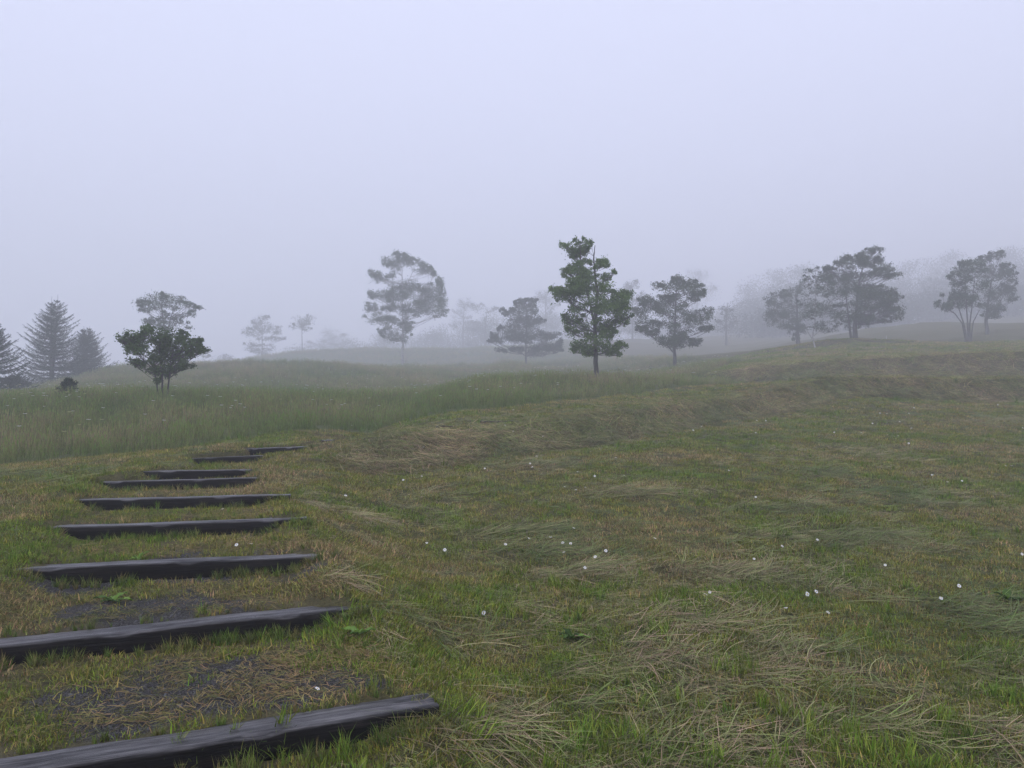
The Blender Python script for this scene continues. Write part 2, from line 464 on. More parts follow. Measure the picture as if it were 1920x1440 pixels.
M_FLOWER = leafy('meadow_flower', attr='col', trans=.3, tint_lo=.9, tint_hi=1.1)

# ------------------------------------------------------------------ ground sheet
def axis(parts):
    out = []
    for a, b, s in parts: out.append(np.arange(a, b, s))
    out.append([parts[-1][1]])
    return np.concatenate(out)
gx = np.concatenate([-np.geomspace(12, 400, 40)[::-1], axis(((-11.8, -5.6, .2), (-5.6, .4, .045), (.4, 12, .11), (12, 46, .4))), np.geomspace(46.6, 400, 36)])
gy = np.concatenate([np.linspace(-60, 1.2, 20), axis(((1.6, 16, .045), (16, 42, .13), (42, 100, .55), (100, 240, 1.8))), np.geomspace(243, 400, 16)])
GX, GY = np.meshgrid(gx, gy)
fx, fy = GX.ravel(), GY.ravel()
fz = height(fx, fy)
w_, tz_, fr_, lat_, idx_ = path_info(fx, fy)
def gravel_mask(x, y, w, fr, lat, idx):
    amt = np.array([0, .5, .96, .42, .38, .2, .1, .25, .1, 0, 0, 0])[np.clip(idx, 0, 11)]
    nz = fbm(x * 1.7, y * 2.6, 44, 4)
    g = sstep(.5, .6, nz * .85 - .05 + amt * .4 - np.clip(lat, 0, 2) * .26 - np.abs(fr - .33) * .25)
    return np.where(idx > 0, g, 0) * np.where(amt > 0, 1, 0)
grv = gravel_mask(fx, fy, w_, fr_, lat_, idx_)
mdw = meadow_mask(fx, fy)
b1 = np.exp(-(bank1(fx, fy)[1] / .75) ** 2) * (np.interp(fx, [-3, -2, 40, 60], [0, 1, 1, 0]))
b2 = np.exp(-(bank2(fx, fy)[1] / .9) ** 2) * np.interp(fx, [7, 11, 70], [0, 1, 1])
bnk = np.clip(np.maximum(b1 + b2, w_ * .55), 0, 1)
mask = np.stack([grv, mdw, bnk, np.ones_like(grv)], 1).astype(np.float32)
nx, ny = len(gx), len(gy)
ii = (np.arange(ny - 1)[:, None] * nx + np.arange(nx - 1)[None, :]).ravel()
quads = np.stack([ii, ii + 1, ii + 1 + nx, ii + nx], 1)
ground = link('ground', new_mesh('ground', np.stack([fx, fy, fz], 1), quads, np.full(len(quads), 4), M_GROUND, True,
              {'mask': ('FLOAT_COLOR', mask)}), kind='structure')

# ------------------------------------------------------------------ haze: closed box of even fog round everything
hx, hy0, hy1, hz0, hz1 = 430, -90, 430, -26.5, 100
V = [(-hx, hy0, hz0), (hx, hy0, hz0), (hx, hy1, hz0), (-hx, hy1, hz0), (-hx, hy0, hz1), (hx, hy0, hz1), (hx, hy1, hz1), (-hx, hy1, hz1)]
Fq = [(0, 3, 2, 1), (4, 5, 6, 7), (0, 1, 5, 4), (1, 2, 6, 5), (2, 3, 7, 6), (3, 0, 4, 7)]
mh, nth, outh = nodes_of('fog_air')
pv = N(nth, 'ShaderNodeVolumePrincipled')
pv.inputs['Color'].default_value = (.978, .986, 1, 1)
pv.inputs['Density'].default_value = .0058
pv.inputs['Anisotropy'].default_value = 0.0
nth.links.new(pv.outputs['Volume'], outh.inputs['Volume'])
link('haze', new_mesh('haze', V, [i for f in Fq for i in f], [4] * 6, mh), kind='stuff')

# ------------------------------------------------------------------ timber steps
WORDS = ['first', 'second', 'third', 'fourth', 'fifth', 'sixth', 'seventh', 'eighth', 'ninth', 'tenth', 'eleventh', 'twelfth']
def timber(i, A, B, ztop, width, hgt, label):
    L = float(np.linalg.norm(B - A)) + .12
    segs = max(10, int(L / .05))
    r = random.Random(100 + i)
    hw = width / 2
    prof = [(-hw, -hgt), (-hw, -hgt * .62), (-hw - .002, -hgt * .35), (-hw, -.012), (-hw + .006, -.001), (-hw * .62, .001), (-hw * .3, 0), (0, .002), (hw * .35, .001), (hw * .7, 0), (hw - .006, -.002), (hw, -.014), (hw, -hgt)]
    top_grey = [0, 0, 0, .08, .8, 1, 1, 1, 1, 1, .9, .2, 0]
    cut = [r.uniform(0, 1) for _ in prof]; splits = [(r.randint(5, 9), r.random(), r.uniform(.12, .4), r.uniform(.006, .014)) for _ in range(7)]; W_ = []
    ph = [r.uniform(0, 6.28) for _ in range(6)]
    Vv, Ff = [], []
    for s in range(segs + 1):
        t = s / segs; x = (t - .5) * L
        sag = .005 * math.sin(t * 4.1 + ph[0]) + .0015 * math.sin(t * 13 + ph[1])
        bow = .015 * math.sin(t * 3.3 + ph[2]) + .004 * math.sin(t * 21 + ph[3])
        for k, (py, pz) in enumerate(prof):
            j = r.uniform(-.0012, .0012)
            chip = -.016 * max(0, math.sin(t * L * 7.3 + ph[5]) - .82) * 5 if k in (3, 4) else 0
            for (sk, sc_, sl_, sd_) in splits:          # drying splits along the top
                if sk == k and abs(t - sc_) < sl_ / 2: chip -= sd_ * (1 - abs(t - sc_) / (sl_ / 2))
            W_.append(max(0, min(1, top_grey[k] + (r.uniform(-.2, .2) if top_grey[k] > .5 else 0))))
            Vv.append((x, py + bow + j, pz + sag + j * .6 + chip))
    q = len(prof)
    for s in range(segs):
        for k in range(q):
            k2 = (k + 1) % q
            Ff.append((s * q + k, (s + 1) * q + k, (s + 1) * q + k2, s * q + k2))
    Ff.append(tuple(range(q))); Ff.append(tuple(segs * q + k for k in reversed(range(q))))
    me = new_mesh('timber_step', Vv, [v for f in Ff for v in f], [len(f) for f in Ff], M_TIMBER, False, {'top_grey': ('FLOAT', np.array(W_, np.float32))})
    o = link('timber_step', me, label=label, category='timber step', group='timber steps of the grassy path')
    C = (A + B) / 2; u = B - A
    o.location = (float(C[0]), float(C[1]), ztop)
    o.rotation_euler = (0, 0, math.atan2(u[1], u[0]))
    return o
extra = ['wet black sleeper, widest timber step, at the foot of the grassy path',
         'second timber step up the path, with grey gravel lying behind it',
         'third timber step up the path, straight wet sleeper with weeds along its face',
         'fourth timber step up the path, dark sleeper between worn grass treads',
         'fifth timber step up the path, dark sleeper with clover before it',
         'sixth timber step up the path, thin dark sleeper in mown grass',
         'seventh timber step up the path, low sleeper almost buried in grass',
         'eighth timber step up the path, short dark sleeper below the curve',
         'ninth timber step up the path, short sleeper at the right-hand curve',
         'tenth timber step up the path, small sliver of sleeper showing']
for i, S in enumerate(STEPS):
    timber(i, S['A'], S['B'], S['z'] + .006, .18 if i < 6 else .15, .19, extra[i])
for i, (a, b) in enumerate((((826, 803), (878, 800.5)), ((908, 795), (952, 791.5)))):
    A, B = ground_at(*a), ground_at(*b)
    z = max(A[2], B[2]) + .03
    d0 = np.array([B[0] - A[0], B[1] - A[1]]); d0 = d0 / np.linalg.norm(d0)
    dirv = np.array([.93, .36]); Cc = np.array([(A[0] + B[0]) / 2, (A[1] + B[1]) / 2])
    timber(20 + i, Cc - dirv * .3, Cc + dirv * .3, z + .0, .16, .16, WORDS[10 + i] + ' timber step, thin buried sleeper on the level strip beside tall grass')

# ------------------------------------------------------------------ scattering (stuff nobody could count)
def strip_blades(specs, sub=3):
    """specs: list of (root xyz, heading, length, width, lean, curl, tint) -> mesh arrays of tapering bent ribbons"""
    V, L, Sz, T = [], [], [], []
    for (p, hd, ln, wd, lean, curl, tint) in specs:
        x, y, z = p; base = len(V); a = lean
        dx, dy = math.cos(hd), math.sin(hd); sx, sy = -dy, dx
        for s in range(sub + 1):
            t = s / sub
            w = wd * (1 - t ** 1.5) * .5
            if s < sub:
                V.append((x - sx * w, y - sy * w, z)); V.append((x + sx * w, y + sy * w, z)); T += [tint, tint]
            else:
                V.append((x, y, z)); T.append(tint)
            st = ln / sub
            x += dx * math.sin(a) * st; y += dy * math.sin(a) * st; z += math.cos(a) * st
            a += curl / sub
        for s in range(sub):
            b = base + 2 * s
            if s < sub - 1: L += [b, b + 1, b + 3, b + 2]; Sz.append(4)
            else: L += [b, b + 1, b + 2]; Sz.append(3)
    return V, L, Sz, T

def source_coll(name, meshes):
    c = bpy.data.collections.new(name)
    for i, me in enumerate(meshes):
        o = bpy.data.objects.new('%s_%02d' % (name, i), me); c.objects.link(o)
    return c

def scatter(name, pts, spin, scl, idx, col, coll, tilt=True, **props):
    x, y = pts[:, 0], pts[:, 1]
    e = .08
    if tilt:
        hx_ = (height(x + e, y) - height(x - e, y)) / (2 * e); hy_ = (height(x, y + e) - height(x, y - e)) / (2 * e)
        hx_ = np.clip(hx_, -.7, .7); hy_ = np.clip(hy_, -.7, .7)
    else:
        hx_ = hy_ = np.zeros(len(x))
    nrm = np.stack([-hx_, -hy_, np.ones_like(hx_)], 1); nrm /= np.linalg.norm(nrm, axis=1)[:, None]
    h = np.stack([np.cos(spin), np.sin(spin), np.zeros_like(spin)], 1)
    xa = h - nrm * (h * nrm).sum(1)[:, None]; xa /= np.linalg.norm(xa, axis=1)[:, None]
    ya = np.cross(nrm, xa)
    ry = np.arcsin(np.clip(-xa[:, 2], -1, 1)); rx = np.arctan2(ya[:, 2], nrm[:, 2]); rz = np.arctan2(xa[:, 1], xa[:, 0])
    rot = np.stack([rx, ry, rz], 1).astype(np.float32)
    col4 = np.concatenate([col, np.ones((len(col), 1))], 1).astype(np.float32)
    me = new_mesh(name, pts, [], [], None, attrs={'rot': ('FLOAT_VECTOR', rot), 'scl': ('FLOAT', scl.astype(np.float32)), 'idx': ('INT', idx.astype(np.int32)), 'col': ('FLOAT_COLOR', col4)})
    o = link(name, me, kind='stuff', **props)
    ng = bpy.data.node_groups.new(name + '_scatter', 'GeometryNodeTree')
    ng.interface.new_socket('Geometry', in_out='INPUT', socket_type='NodeSocketGeometry')
    ng.interface.new_socket('Geometry', in_out='OUTPUT', socket_type='NodeSocketGeometry')
    gi = ng.nodes.new('NodeGroupInput'); go = ng.nodes.new('NodeGroupOutput')
    ci = ng.nodes.new('GeometryNodeCollectionInfo'); ci.inputs['Collection'].default_value = coll
    ci.inputs['Separate Children'].default_value = True; ci.inputs['Reset Children'].default_value = True
    ip = ng.nodes.new('GeometryNodeInstanceOnPoints'); ip.inputs['Pick Instance'].default_value = True
    def na(t, nm):
        q = ng.nodes.new('GeometryNodeInputNamedAttribute'); q.data_type = t; q.inputs['Name'].default_value = nm
        return q.outputs['Attribute']
    er = ng.nodes.new('FunctionNodeEulerToRotation')
    lk = ng.links.new
    lk(gi.outputs[0], ip.inputs['Points']); lk(ci.outputs[0], ip.inputs['Instance'])
    lk(na('INT', 'idx'), ip.inputs['Instance Index']); lk(na('FLOAT_VECTOR', 'rot'), er.inputs[0]); lk(er.outputs[0], ip.inputs['Rotation'])
    lk(na('FLOAT', 'scl'), ip.inputs['Scale']); lk(ip.outputs[0], go.inputs[0])
    md = o.modifiers.new('scatter', 'NODES'); md.node_group = ng
    return o

def sample(y0, y1, dens, grow=.74, pad=2.2, xmax=60):
    """random plan points with density dens(y) per square metre over the wedge of ground in view plus a margin"""
    out = []
    ys = np.geomspace(y0, y1, 40)
    for a, b in zip(ys, ys[1:]):
        hw = min(grow * b + pad, xmax)
        k = RNG.poisson(dens((a + b) / 2) * (b - a) * 2 * hw)
        out.append(np.stack([RNG.uniform(-hw, hw, k), RNG.uniform(a, b, k)], 1))
    return np.concatenate(out)

def on_ground(xy, dz=0.0):
    return np.concatenate([xy, (height(xy[:, 0], xy[:, 1]) + dz)[:, None]], 1)

# hay heaps and swaths: photo pixel centre, half sizes in pixels, strength, direction
HAY_PX = [(1180, 928, 75, 9, 1.5), (960, 1000, 130, 14, .8), (1030, 1035, 90, 14, 1.0), (1100, 1075, 110, 16, .9), (1600, 1010, 170, 26, .75),
          (1480, 955, 170, 12, .6), (1640, 925, 160, 14, .6), (1700, 945, 190, 10, .6), (1400, 1075, 130, 22, .8), (1330, 1170, 110, 26, .7),
          (1480, 1215, 95, 30, .7), (1520, 1275, 130, 26, .6), (1850, 1160, 110, 40, .8), (1640, 1330, 120, 30, .5), (1600, 1120, 120, 18, .5),
          (1620, 850, 90, 10, .6), (1540, 885, 70, 8, .7), (1100, 1265, 110, 26, .55), (960, 1370, 120, 26, .6), (1260, 1400, 120, 28, .6),
          (800, 965, 90, 12, .6), (860, 930, 100, 9, .5), (1880, 1250, 70, 30, .6), (1300, 800, 160, 8, .8), (1000, 870, 120, 6, .8), (1880, 790, 60, 12, .6), (1230, 1290, 90, 22, .5), (1040, 1180, 90, 16, .5)]
HAY = []
for (px, py, a, b, s) in HAY_PX:
    g = ground_at(px, py)
    up = ground_at(px, py - b)
    HAY.append((g[0], g[1], a / FPX * g[1], max(abs(up[1] - g[1]), .12), s))
def hay_field(x, y):
    h = np.zeros_like(x)
    for (cx, cy, a, b, s) in HAY:
        h = np.maximum(h, s * np.exp(-(((x - cx) / a) ** 2 + ((y - cy) / b) ** 2) * .8))
    sw = fbm(x * .55 + y * .1, y * 1.5, 77, 4)
    h = np.maximum(h * (0.55 + .9 * fbm(x * 2.2, y * 3.4, 78, 3)), sstep(.55, .75, sw) * .42)
    s1 = bank1(x, y)[1]; s2 = bank2(x, y)[1]
    hb = np.exp(-(s1 / .8) ** 4) * np.interp(x, [-3.0, -2.2, 40, 50], [0, 1, 1, 0]) * (.5 + .9 * fbm(x * 1.1, y * 1.1, 79, 3))
    hb2 = np.exp(-(s2 / 1.0) ** 4) * np.interp(x, [7.5, 11, 60], [0, .9, .9]) * (.5 + .9 * fbm(x * .9, y * .9, 80, 3))
    return np.clip(np.maximum(np.maximum(h, hb), hb2), 0, 1.4), np.maximum(hb, hb2)

# --- lawn blades
def lawn_clump(seed, nb, rad, l0, l1, wd, lean=.9):
    r = random.Random(seed); sp = []
    for _ in range(nb):
        a = r.uniform(0, 6.28); q = rad * math.sqrt(r.random())
        sp.append(((q * math.cos(a), q * math.sin(a), -.006), r.uniform(0, 6.28), r.uniform(l0, l1), wd * r.uniform(.7, 1.3), r.uniform(.05, lean), r.uniform(0, 1.2), r.random()))
    V, L, Sz, T = strip_blades(sp)
    return new_mesh('lawn_clump', V, L, Sz, M_BLADE, attrs={'tint': ('FLOAT', np.array(T, np.float32))})
lawn_src = source_coll('lawn_clumps', [lawn_clump(s, 30, .075, .02, .055, .0045) for s in range(6)] + [lawn_clump(20 + s, 26, .03, .07, .14, .0055, .5) for s in range(3)])

def lerp3(t, stops):
    ps = [s[0] for s in stops]
    return np.stack([np.interp(t, ps, [s[1][k] for s in stops]) for k in range(3)], 1)

xy = sample(2.0, 64, lambda y: 460 * min(1, (5.0 / y)) ** 1.3)
m = meadow_mask(xy[:, 0], xy[:, 1])
w, tz, fr, lat, idx = path_info(xy[:, 0], xy[:, 1])
g = gravel_mask(xy[:, 0], xy[:, 1], w, fr, lat, idx)
nearT = np.zeros(len(xy))
for S in STEPS:
    a = (xy[:, 0] - S['C'][0]) * S['n'][0] + (xy[:, 1] - S['C'][1]) * S['n'][1]; l = np.abs((xy[:, 0] - S['C'][0]) * S['u'][0] + (xy[:, 1] - S['C'][1]) * S['u'][1])
    nearT = np.maximum(nearT, (np.abs(a) < .135) & (l < S['half'] * .97))
patch = fbm(xy[:, 0] * .7, xy[:, 1] * .7, 50, 5)
fine = fbm(xy[:, 0] * 3.1, xy[:, 1] * 3.1, 55, 4)
thin = sstep(.25, .5, fine)
keep = (m < .5) & (nearT < .5) & (RNG.random(len(xy)) > g * .97) & (RNG.random(len(xy)) < (.45 + .55 * thin)) & (RNG.random(len(xy)) > np.where((idx > 0) & (idx < 7) & (lat < .9), .35, 0))
xy = xy[keep]; patch = patch[keep]; fine = fine[keep]
hf, hb = hay_field(xy[:, 0], xy[:, 1])
k2 = RNG.random(len(xy)) > np.clip(hf, 0, 1) * .35
xy, patch, fine, hf = xy[k2], patch[k2], fine[k2], hf[k2]
gmix = np.clip((patch - .5) * 2.2 + (fine - .5) * 1.9 + .5 + RNG.normal(0, .18, len(xy)), 0, 1)
col = lerp3(gmix, ((0, (.355, .265, .14)), (.3, (.3, .25, .082)), (.55, (.24, .232, .048)), (1, (.17, .23, .033))))
col *= RNG.uniform(.62, 1.3, (len(xy), 1))
tuft = (RNG.random(len(xy)) < np.clip((gmix - .62) * .22, 0, .1))
ix = np.where(tuft, RNG.integers(6, 9, len(xy)), RNG.integers(0, 6, len(xy)))
col[tuft] = np.array([.17, .25, .045]) * RNG.uniform(.7, 1.15, (tuft.sum(), 1))
sc = RNG.uniform(.75, 1.25, len(xy)) * np.interp(xy[:, 1], [3, 10, 25, 64], [1, 1.15, 1.7, 3.0])
sc *= .55 + .9 * fbm(xy[:, 0] * 5, xy[:, 1] * 5, 58, 3)
sc[tuft] *= RNG.uniform(.4, .85, tuft.sum())
scatter('lawn_grass', on_ground(xy), RNG.uniform(0, 6.28, len(xy)), sc, ix, col, lawn_src,
        label='short mown grass, green and straw brown, covering the slope', category='grass')

# --- grass leaning on the timbers' faces and creeping over their back edges
fp, fs = [], []
for i, S in enumerate(STEPS):
    for _ in range(int(150 * S['half'])):
        l = RNG.uniform(-1.08, 1.08) * S['half']
        if fbm(np.array([l * 2.3 + i * 9.0]), np.array([i * 3.0]), 66, 3)[0] < .42 and abs(l) < S['half'] * .85: continue
        front = RNG.random() < .6
        a = RNG.uniform(-.21, -.125) if front else RNG.uniform(.09, .17)
        q = S['C'] + S['u'] * l + S['n'] * a
        fp.append((q[0], q[1])); fs.append(RNG.uniform(.35, .8) if front else RNG.uniform(.25, .55))
fp = np.array(fp); fs = np.array(fs)
fcol = lerp3(RNG.uniform(0, 1, len(fp)), ((0, (.24, .19, .09)), (.4, (.18, .19, .06)), (1, (.12, .19, .035)))) * RNG.uniform(.7, 1.2, (len(fp), 1))
scatter('step_fringe_grass', on_ground(fp), RNG.uniform(0, 6.28, len(fp)), fs, RNG.integers(6, 9, len(fp)), fcol, lawn_src, label='ragged grass fringing the timber steps', category='grass')

# --- bright fresh tufts seen one by one
TUFT_PX = [(1045, 1105), (1030, 1098), (1060, 1100), (1514, 1372), (1530, 1390), (1500, 1420), (1754, 1358), (1770, 1350), (1445, 1322), (1455, 1340), (1582, 1385), (1600, 1395), (832, 1345), (1294, 1330), (1004, 1428), (879, 1392), (860, 1345), (650, 1430),
           (1620, 1420), (960, 1160), (1100, 1390), (1115, 1395), (520, 1420), (430, 1400), (1450, 1435), (1390, 1260), (1375, 1270), (1230, 1130), (970, 1075), (1240, 1195), (700, 1300), (1200, 1400), (1320, 1430), (1560, 1425), (360, 1410), (1690, 1410)]
tp = []
for (px, py) in TUFT_PX:
    g0 = ground_at(px, py)
    for _ in range(4): tp.append((g0[0] + random.gauss(0, .04), g0[1] + random.gauss(0, .05)))
tp = np.array(tp)
tsrc = source_coll('tuft_clumps', [lawn_clump(60 + s, 16, .035, .08, .16, .006, .45) for s in range(4)])
scatter('fresh_grass_tufts', on_ground(tp), RNG.uniform(0, 6.28, len(tp)), RNG.uniform(.55, 1.05, len(tp)), RNG.integers(0, 4, len(tp)),
        np.array([.2, .27, .045]) * RNG.uniform(.75, 1.15, (len(tp), 1)), tsrc, label='bright yellow-green tufts of longer grass in the mown lawn', category='grass')

# --- cut hay strands
def hay_clump(seed, nb, rad, l0, l1, wd, spread, hgt):
    r = random.Random(seed); V, L, Sz, T = [], [], [], []
    for _ in range(nb):
        a = r.uniform(0, 6.28); q = rad * math.sqrt(r.random())
        x, y, z = q * math.cos(a), q * math.sin(a), r.uniform(.002, hgt)
        hd = r.gauss(0, spread) + (math.pi if r.random() < .5 else 0); ln = r.uniform(l0, l1); b0 = len(V); tn = r.random(); w = wd * r.uniform(.6, 1.3)
        bend = r.gauss(0, .3); pit = r.uniform(-.12, .25); dro = r.uniform(-.7, .1); sub = 5
        for s in range(sub + 1):
            t = s / sub; ww = w * (.6 + .8 * t * (1 - t)) * .5; sx, sy = -math.sin(hd), math.cos(hd)
            zz = max(z, .001)
            V += [(x - sx * ww, y - sy * ww, zz), (x + sx * ww, y + sy * ww, zz + ww * .6)]; T += [tn, tn]
            st = ln / sub; x += math.cos(hd) * st; y += math.sin(hd) * st; z += st * math.sin(pit + dro * t)
            hd += bend / sub
        for s in range(sub):
            b = b0 + 2 * s; L += [b, b + 1, b + 3, b + 2]; Sz.append(4)
    return new_mesh('hay_clump', V, L, Sz, M_HAY, attrs={'tint': ('FLOAT', np.array(T, np.float32))})
hay_src = source_coll('hay_clumps', [hay_clump(200 + s, 28, .11, .09, .32, .0036, .5, .032) for s in range(5)] + [hay_clump(230 + s, 34, .10, .025, .085, .0034, 2.5, .016) for s in range(3)] + [hay_clump(260 + s, 18, .17, .12, .34, .0055, .7, .16) for s in range(4)])
xy = sample(2.0, 46, lambda y: 230 * min(1, (5.0 / y)) ** .95)
m = meadow_mask(xy[:, 0], xy[:, 1]); hf, hb = hay_field(xy[:, 0], xy[:, 1])
w, tz, fr, lat, idx = path_info(xy[:, 0], xy[:, 1])
onT = np.zeros(len(xy))
for S in STEPS:
    a = (xy[:, 0] - S['C'][0]) * S['n'][0] + (xy[:, 1] - S['C'][1]) * S['n'][1]; l = np.abs((xy[:, 0] - S['C'][0]) * S['u'][0] + (xy[:, 1] - S['C'][1]) * S['u'][1])
    onT = np.maximum(onT, (a > -.32) & (a < .25) & (l < S['half'] * 1.05))
pr = np.clip(hf * 1.1, .42, 1) * np.where((idx > 0) & (lat < .95), 1.6, 1)
keep = (m < .5) & (onT < .5) & (RNG.random(len(xy)) < pr) & (RNG.random(len(xy)) > .4 * gravel_mask(xy[:, 0], xy[:, 1], w, fr, lat, idx))
xy, hf, hb, idx, lat = xy[keep], hf[keep], hb[keep], idx[keep], lat[keep]
big = RNG.random(len(xy)) < np.clip(hf * 1.5 - .12, .015, .9)
ix = np.where(big, RNG.integers(0, 5, len(xy)), RNG.integers(5, 8, len(xy)))
ix = np.where((idx > 0) & (lat < .95), RNG.integers(5, 8, len(xy)), ix)
ix = np.where((hb > .4) & (RNG.random(len(xy)) < .6), RNG.integers(8, 12, len(xy)), ix)
pc = fbm(xy[:, 0] * .8, xy[:, 1] * .8, 90, 4) + RNG.normal(0, .1, len(xy))
col = lerp3(pc, ((.25, (.125, .165, .065)), (.5, (.195, .2, .09)), (.75, (.29, .255, .145)))) * RNG.uniform(.75, 1.2, (len(xy), 1))
col = np.where((hb > .3)[:, None], col * np.array([1.2, 1.1, 1.08]) * RNG.uniform(.6, 1.3, (len(xy), 1)), col)
col = np.where(((idx > 0) & (lat < .95))[:, None], col * np.array([.88, .74, .62]), col)
# strands lie along the swath, on the banks down the slope
spin = RNG.normal(.1, 1, len(xy)) * np.where(hb > .25, .9, .55) + np.where(hb > .25, -.5, .1)
sc = RNG.uniform(.7, 1.2, len(xy)) * np.interp(xy[:, 1], [3, 12, 36], [1, 1.15, 1.7])
lift = RNG.random(len(xy)) * np.clip(hf - .4, 0, 1) * .07
scatter('cut_hay', on_ground(xy) + np.stack([np.zeros(len(xy)), np.zeros(len(xy)), lift], 1), spin, sc, ix, col, hay_src,
        label='loose cut hay strewn in grey-brown swaths over lawn and banks', category='hay')

# --- tall meadow grass
def tall_clump(seed, nb, rad, l0, l1, wd):
    r = random.Random(seed); sp = []
    for _ in range(nb):
        a = r.uniform(0, 6.28); q = rad * math.sqrt(r.random())
        sp.append(((q * math.cos(a), q * math.sin(a), -.02), r.uniform(0, 6.28), r.uniform(l0, l1), wd * r.uniform(.6, 1.3), abs(r.gauss(0, .3)), r.uniform(.05, .9), r.random()))
    V, L, Sz, T = strip_blades(sp, 4)
    for _ in range(nb // 4):                       # seed heads
        a = r.uniform(0, 6.28); q = rad * math.sqrt(r.random()); x, y = q * math.cos(a), q * math.sin(a); h = r.uniform(l0 * 1.1, l1 * 1.25); dx = r.uniform(-.06, .06); dy = r.uniform(-.06, .06)
        b = len(V); s = wd * .3
        V += [(x - s, y, 0), (x + s, y, 0), (x + dx + s, y + dy, h), (x + dx - s, y + dy, h)]; L += [b, b + 1, b + 2, b + 3]; Sz.append(4); T += [.7] * 4
        b = len(V); s = wd * .9
        V += [(x + dx, y + dy, h - .09), (x + dx + s, y + dy, h - .045), (x + dx, y + dy, h + .01), (x + dx - s, y + dy, h - .045)]; L += [b, b + 1, b + 2, b + 3]; Sz.append(4); T += [1.0] * 4
    return new_mesh('tall_clump', V, L, Sz, M_BLADE, attrs={'tint': ('FLOAT', np.array(T, np.float32))})
tall_src = source_coll('tall_clumps', [tall_clump(300 + s, 30, .14, .13, .34, .0065) for s in range(6)])
xy = sample(8.5, 215, lambda y: 34 * min(1, (17.0 / y)) ** 1.1, pad=6, xmax=125)
xy = xy[meadow_mask(xy[:, 0], xy[:, 1]) > .5]
pt = fbm(xy[:, 0] * .25, xy[:, 1] * .25, 120, 4); pf = fbm(xy[:, 0] * 1.3, xy[:, 1] * 1.3, 125, 3)
t = np.clip((pt - .5) * 2 + (pf - .5) * 1.2 + .5, 0, 1)
col = lerp3(t, ((0, (.125, .165, .055)), (.5, (.18, .19, .08)), (1, (.25, .22, .125)))) * RNG.uniform(.8, 1.15, (len(xy), 1))
ed2 = np.clip((xy[:, 1] - meadow_edge_y(xy[:, 0])) / 4.0, 0, 1)[:, None]
col = col * (.35 + .65 * ed2) + np.array([.125, .185, .05]) * (.65 - .65 * ed2)
edge = np.clip((xy[:, 1] - meadow_edge_y(xy[:, 0])) / 1.2, 0, 1)
sc = RNG.uniform(.65, 1.1, len(xy)) * (.65 + .5 * pf) * np.interp(xy[:, 1], [10, 30, 70, 165], [1, 1.1, 1.35, 1.8]) * (.72 + .28 * edge)
# a rank thicket on the crest by the conifers
cx, cy = at(205, 705, 43)[:2]
sc *= 1 + .9 * np.exp(-(((xy[:, 0] - cx) / 2.2) ** 2 + ((xy[:, 1] - cy) / 4) ** 2))
scatter('meadow_grass', on_ground(xy), RNG.uniform(0, 6.28, len(xy)), sc, RNG.integers(0, 6, len(xy)), col, tall_src, tilt=False,
        label='tall unmown green meadow grass beyond the mown edge', category='grass')

# --- small white and pale yellow blooms lost in the meadow
def bloom(seed):
    r = random.Random(seed); V, L, Sz, T = [], [], [], []
    for k in range(7):
        a = 6.283 * k / 7; b = len(V); c, s = math.cos(a), math.sin(a)
        V += [(0, 0, .5), (.03 * c - .011 * s, .03 * s + .011 * c, .512), (.045 * c, .045 * s, .505), (.03 * c + .011 * s, .03 * s - .011 * c, .512)]
        L += [b, b + 1, b + 2, b + 3]; Sz.append(4); T += [r.random()] * 4
    return new_mesh('bloom', V, L, Sz, M_FLOWER, attrs={'tint': ('FLOAT', np.array(T, np.float32))})
xy = sample(10, 80, lambda y: 1.1 * min(1, 20 / y), pad=4)
dn = fbm(xy[:, 0] * .35, xy[:, 1] * .35, 140, 3)
xy = xy[(meadow_mask(xy[:, 0], xy[:, 1]) > .5) & (RNG.random(len(xy)) < sstep(.42, .68, dn))]
cl = []
for (px, py, n_, s_) in ((90, 770, 22, .45), (640, 790, 4, .5), (1030, 708, 22, .9), (300, 800, 6, .7), (170, 748, 6, .4), (1330, 700, 10, 1.2), (210, 703, 5, .6), (640, 705, 10, 4), (1180, 700, 12, 1.5), (470, 782, 8, .8), (60, 820, 6, .7)):
    g0 = ground_at(px, py)
    for _ in range(n_): cl.append((g0[0] + random.gauss(0, s_), g0[1] + random.gauss(0, s_ * 2)))
xy = np.concatenate([xy, np.array(cl)])
xy = xy[meadow_mask(xy[:, 0], xy[:, 1]) > .5]
fc = np.where((RNG.random(len(xy)) < .8)[:, None], np.array([[.8, .8, .76]]), np.array([[.6, .58, .3]]))
scatter('meadow_blooms', on_ground(xy), RNG.uniform(0, 6.28, len(xy)), RNG.uniform(.75, 1.15, len(xy)) * np.interp(xy[:, 1], [10, 60], [.85, 1.15]), RNG.integers(0, 2, len(xy)), fc,
        source_coll('blooms', [bloom(1), bloom(2)]), tilt=False, label='small white wild flowers dotted through the tall meadow grass', category='wild flowers')

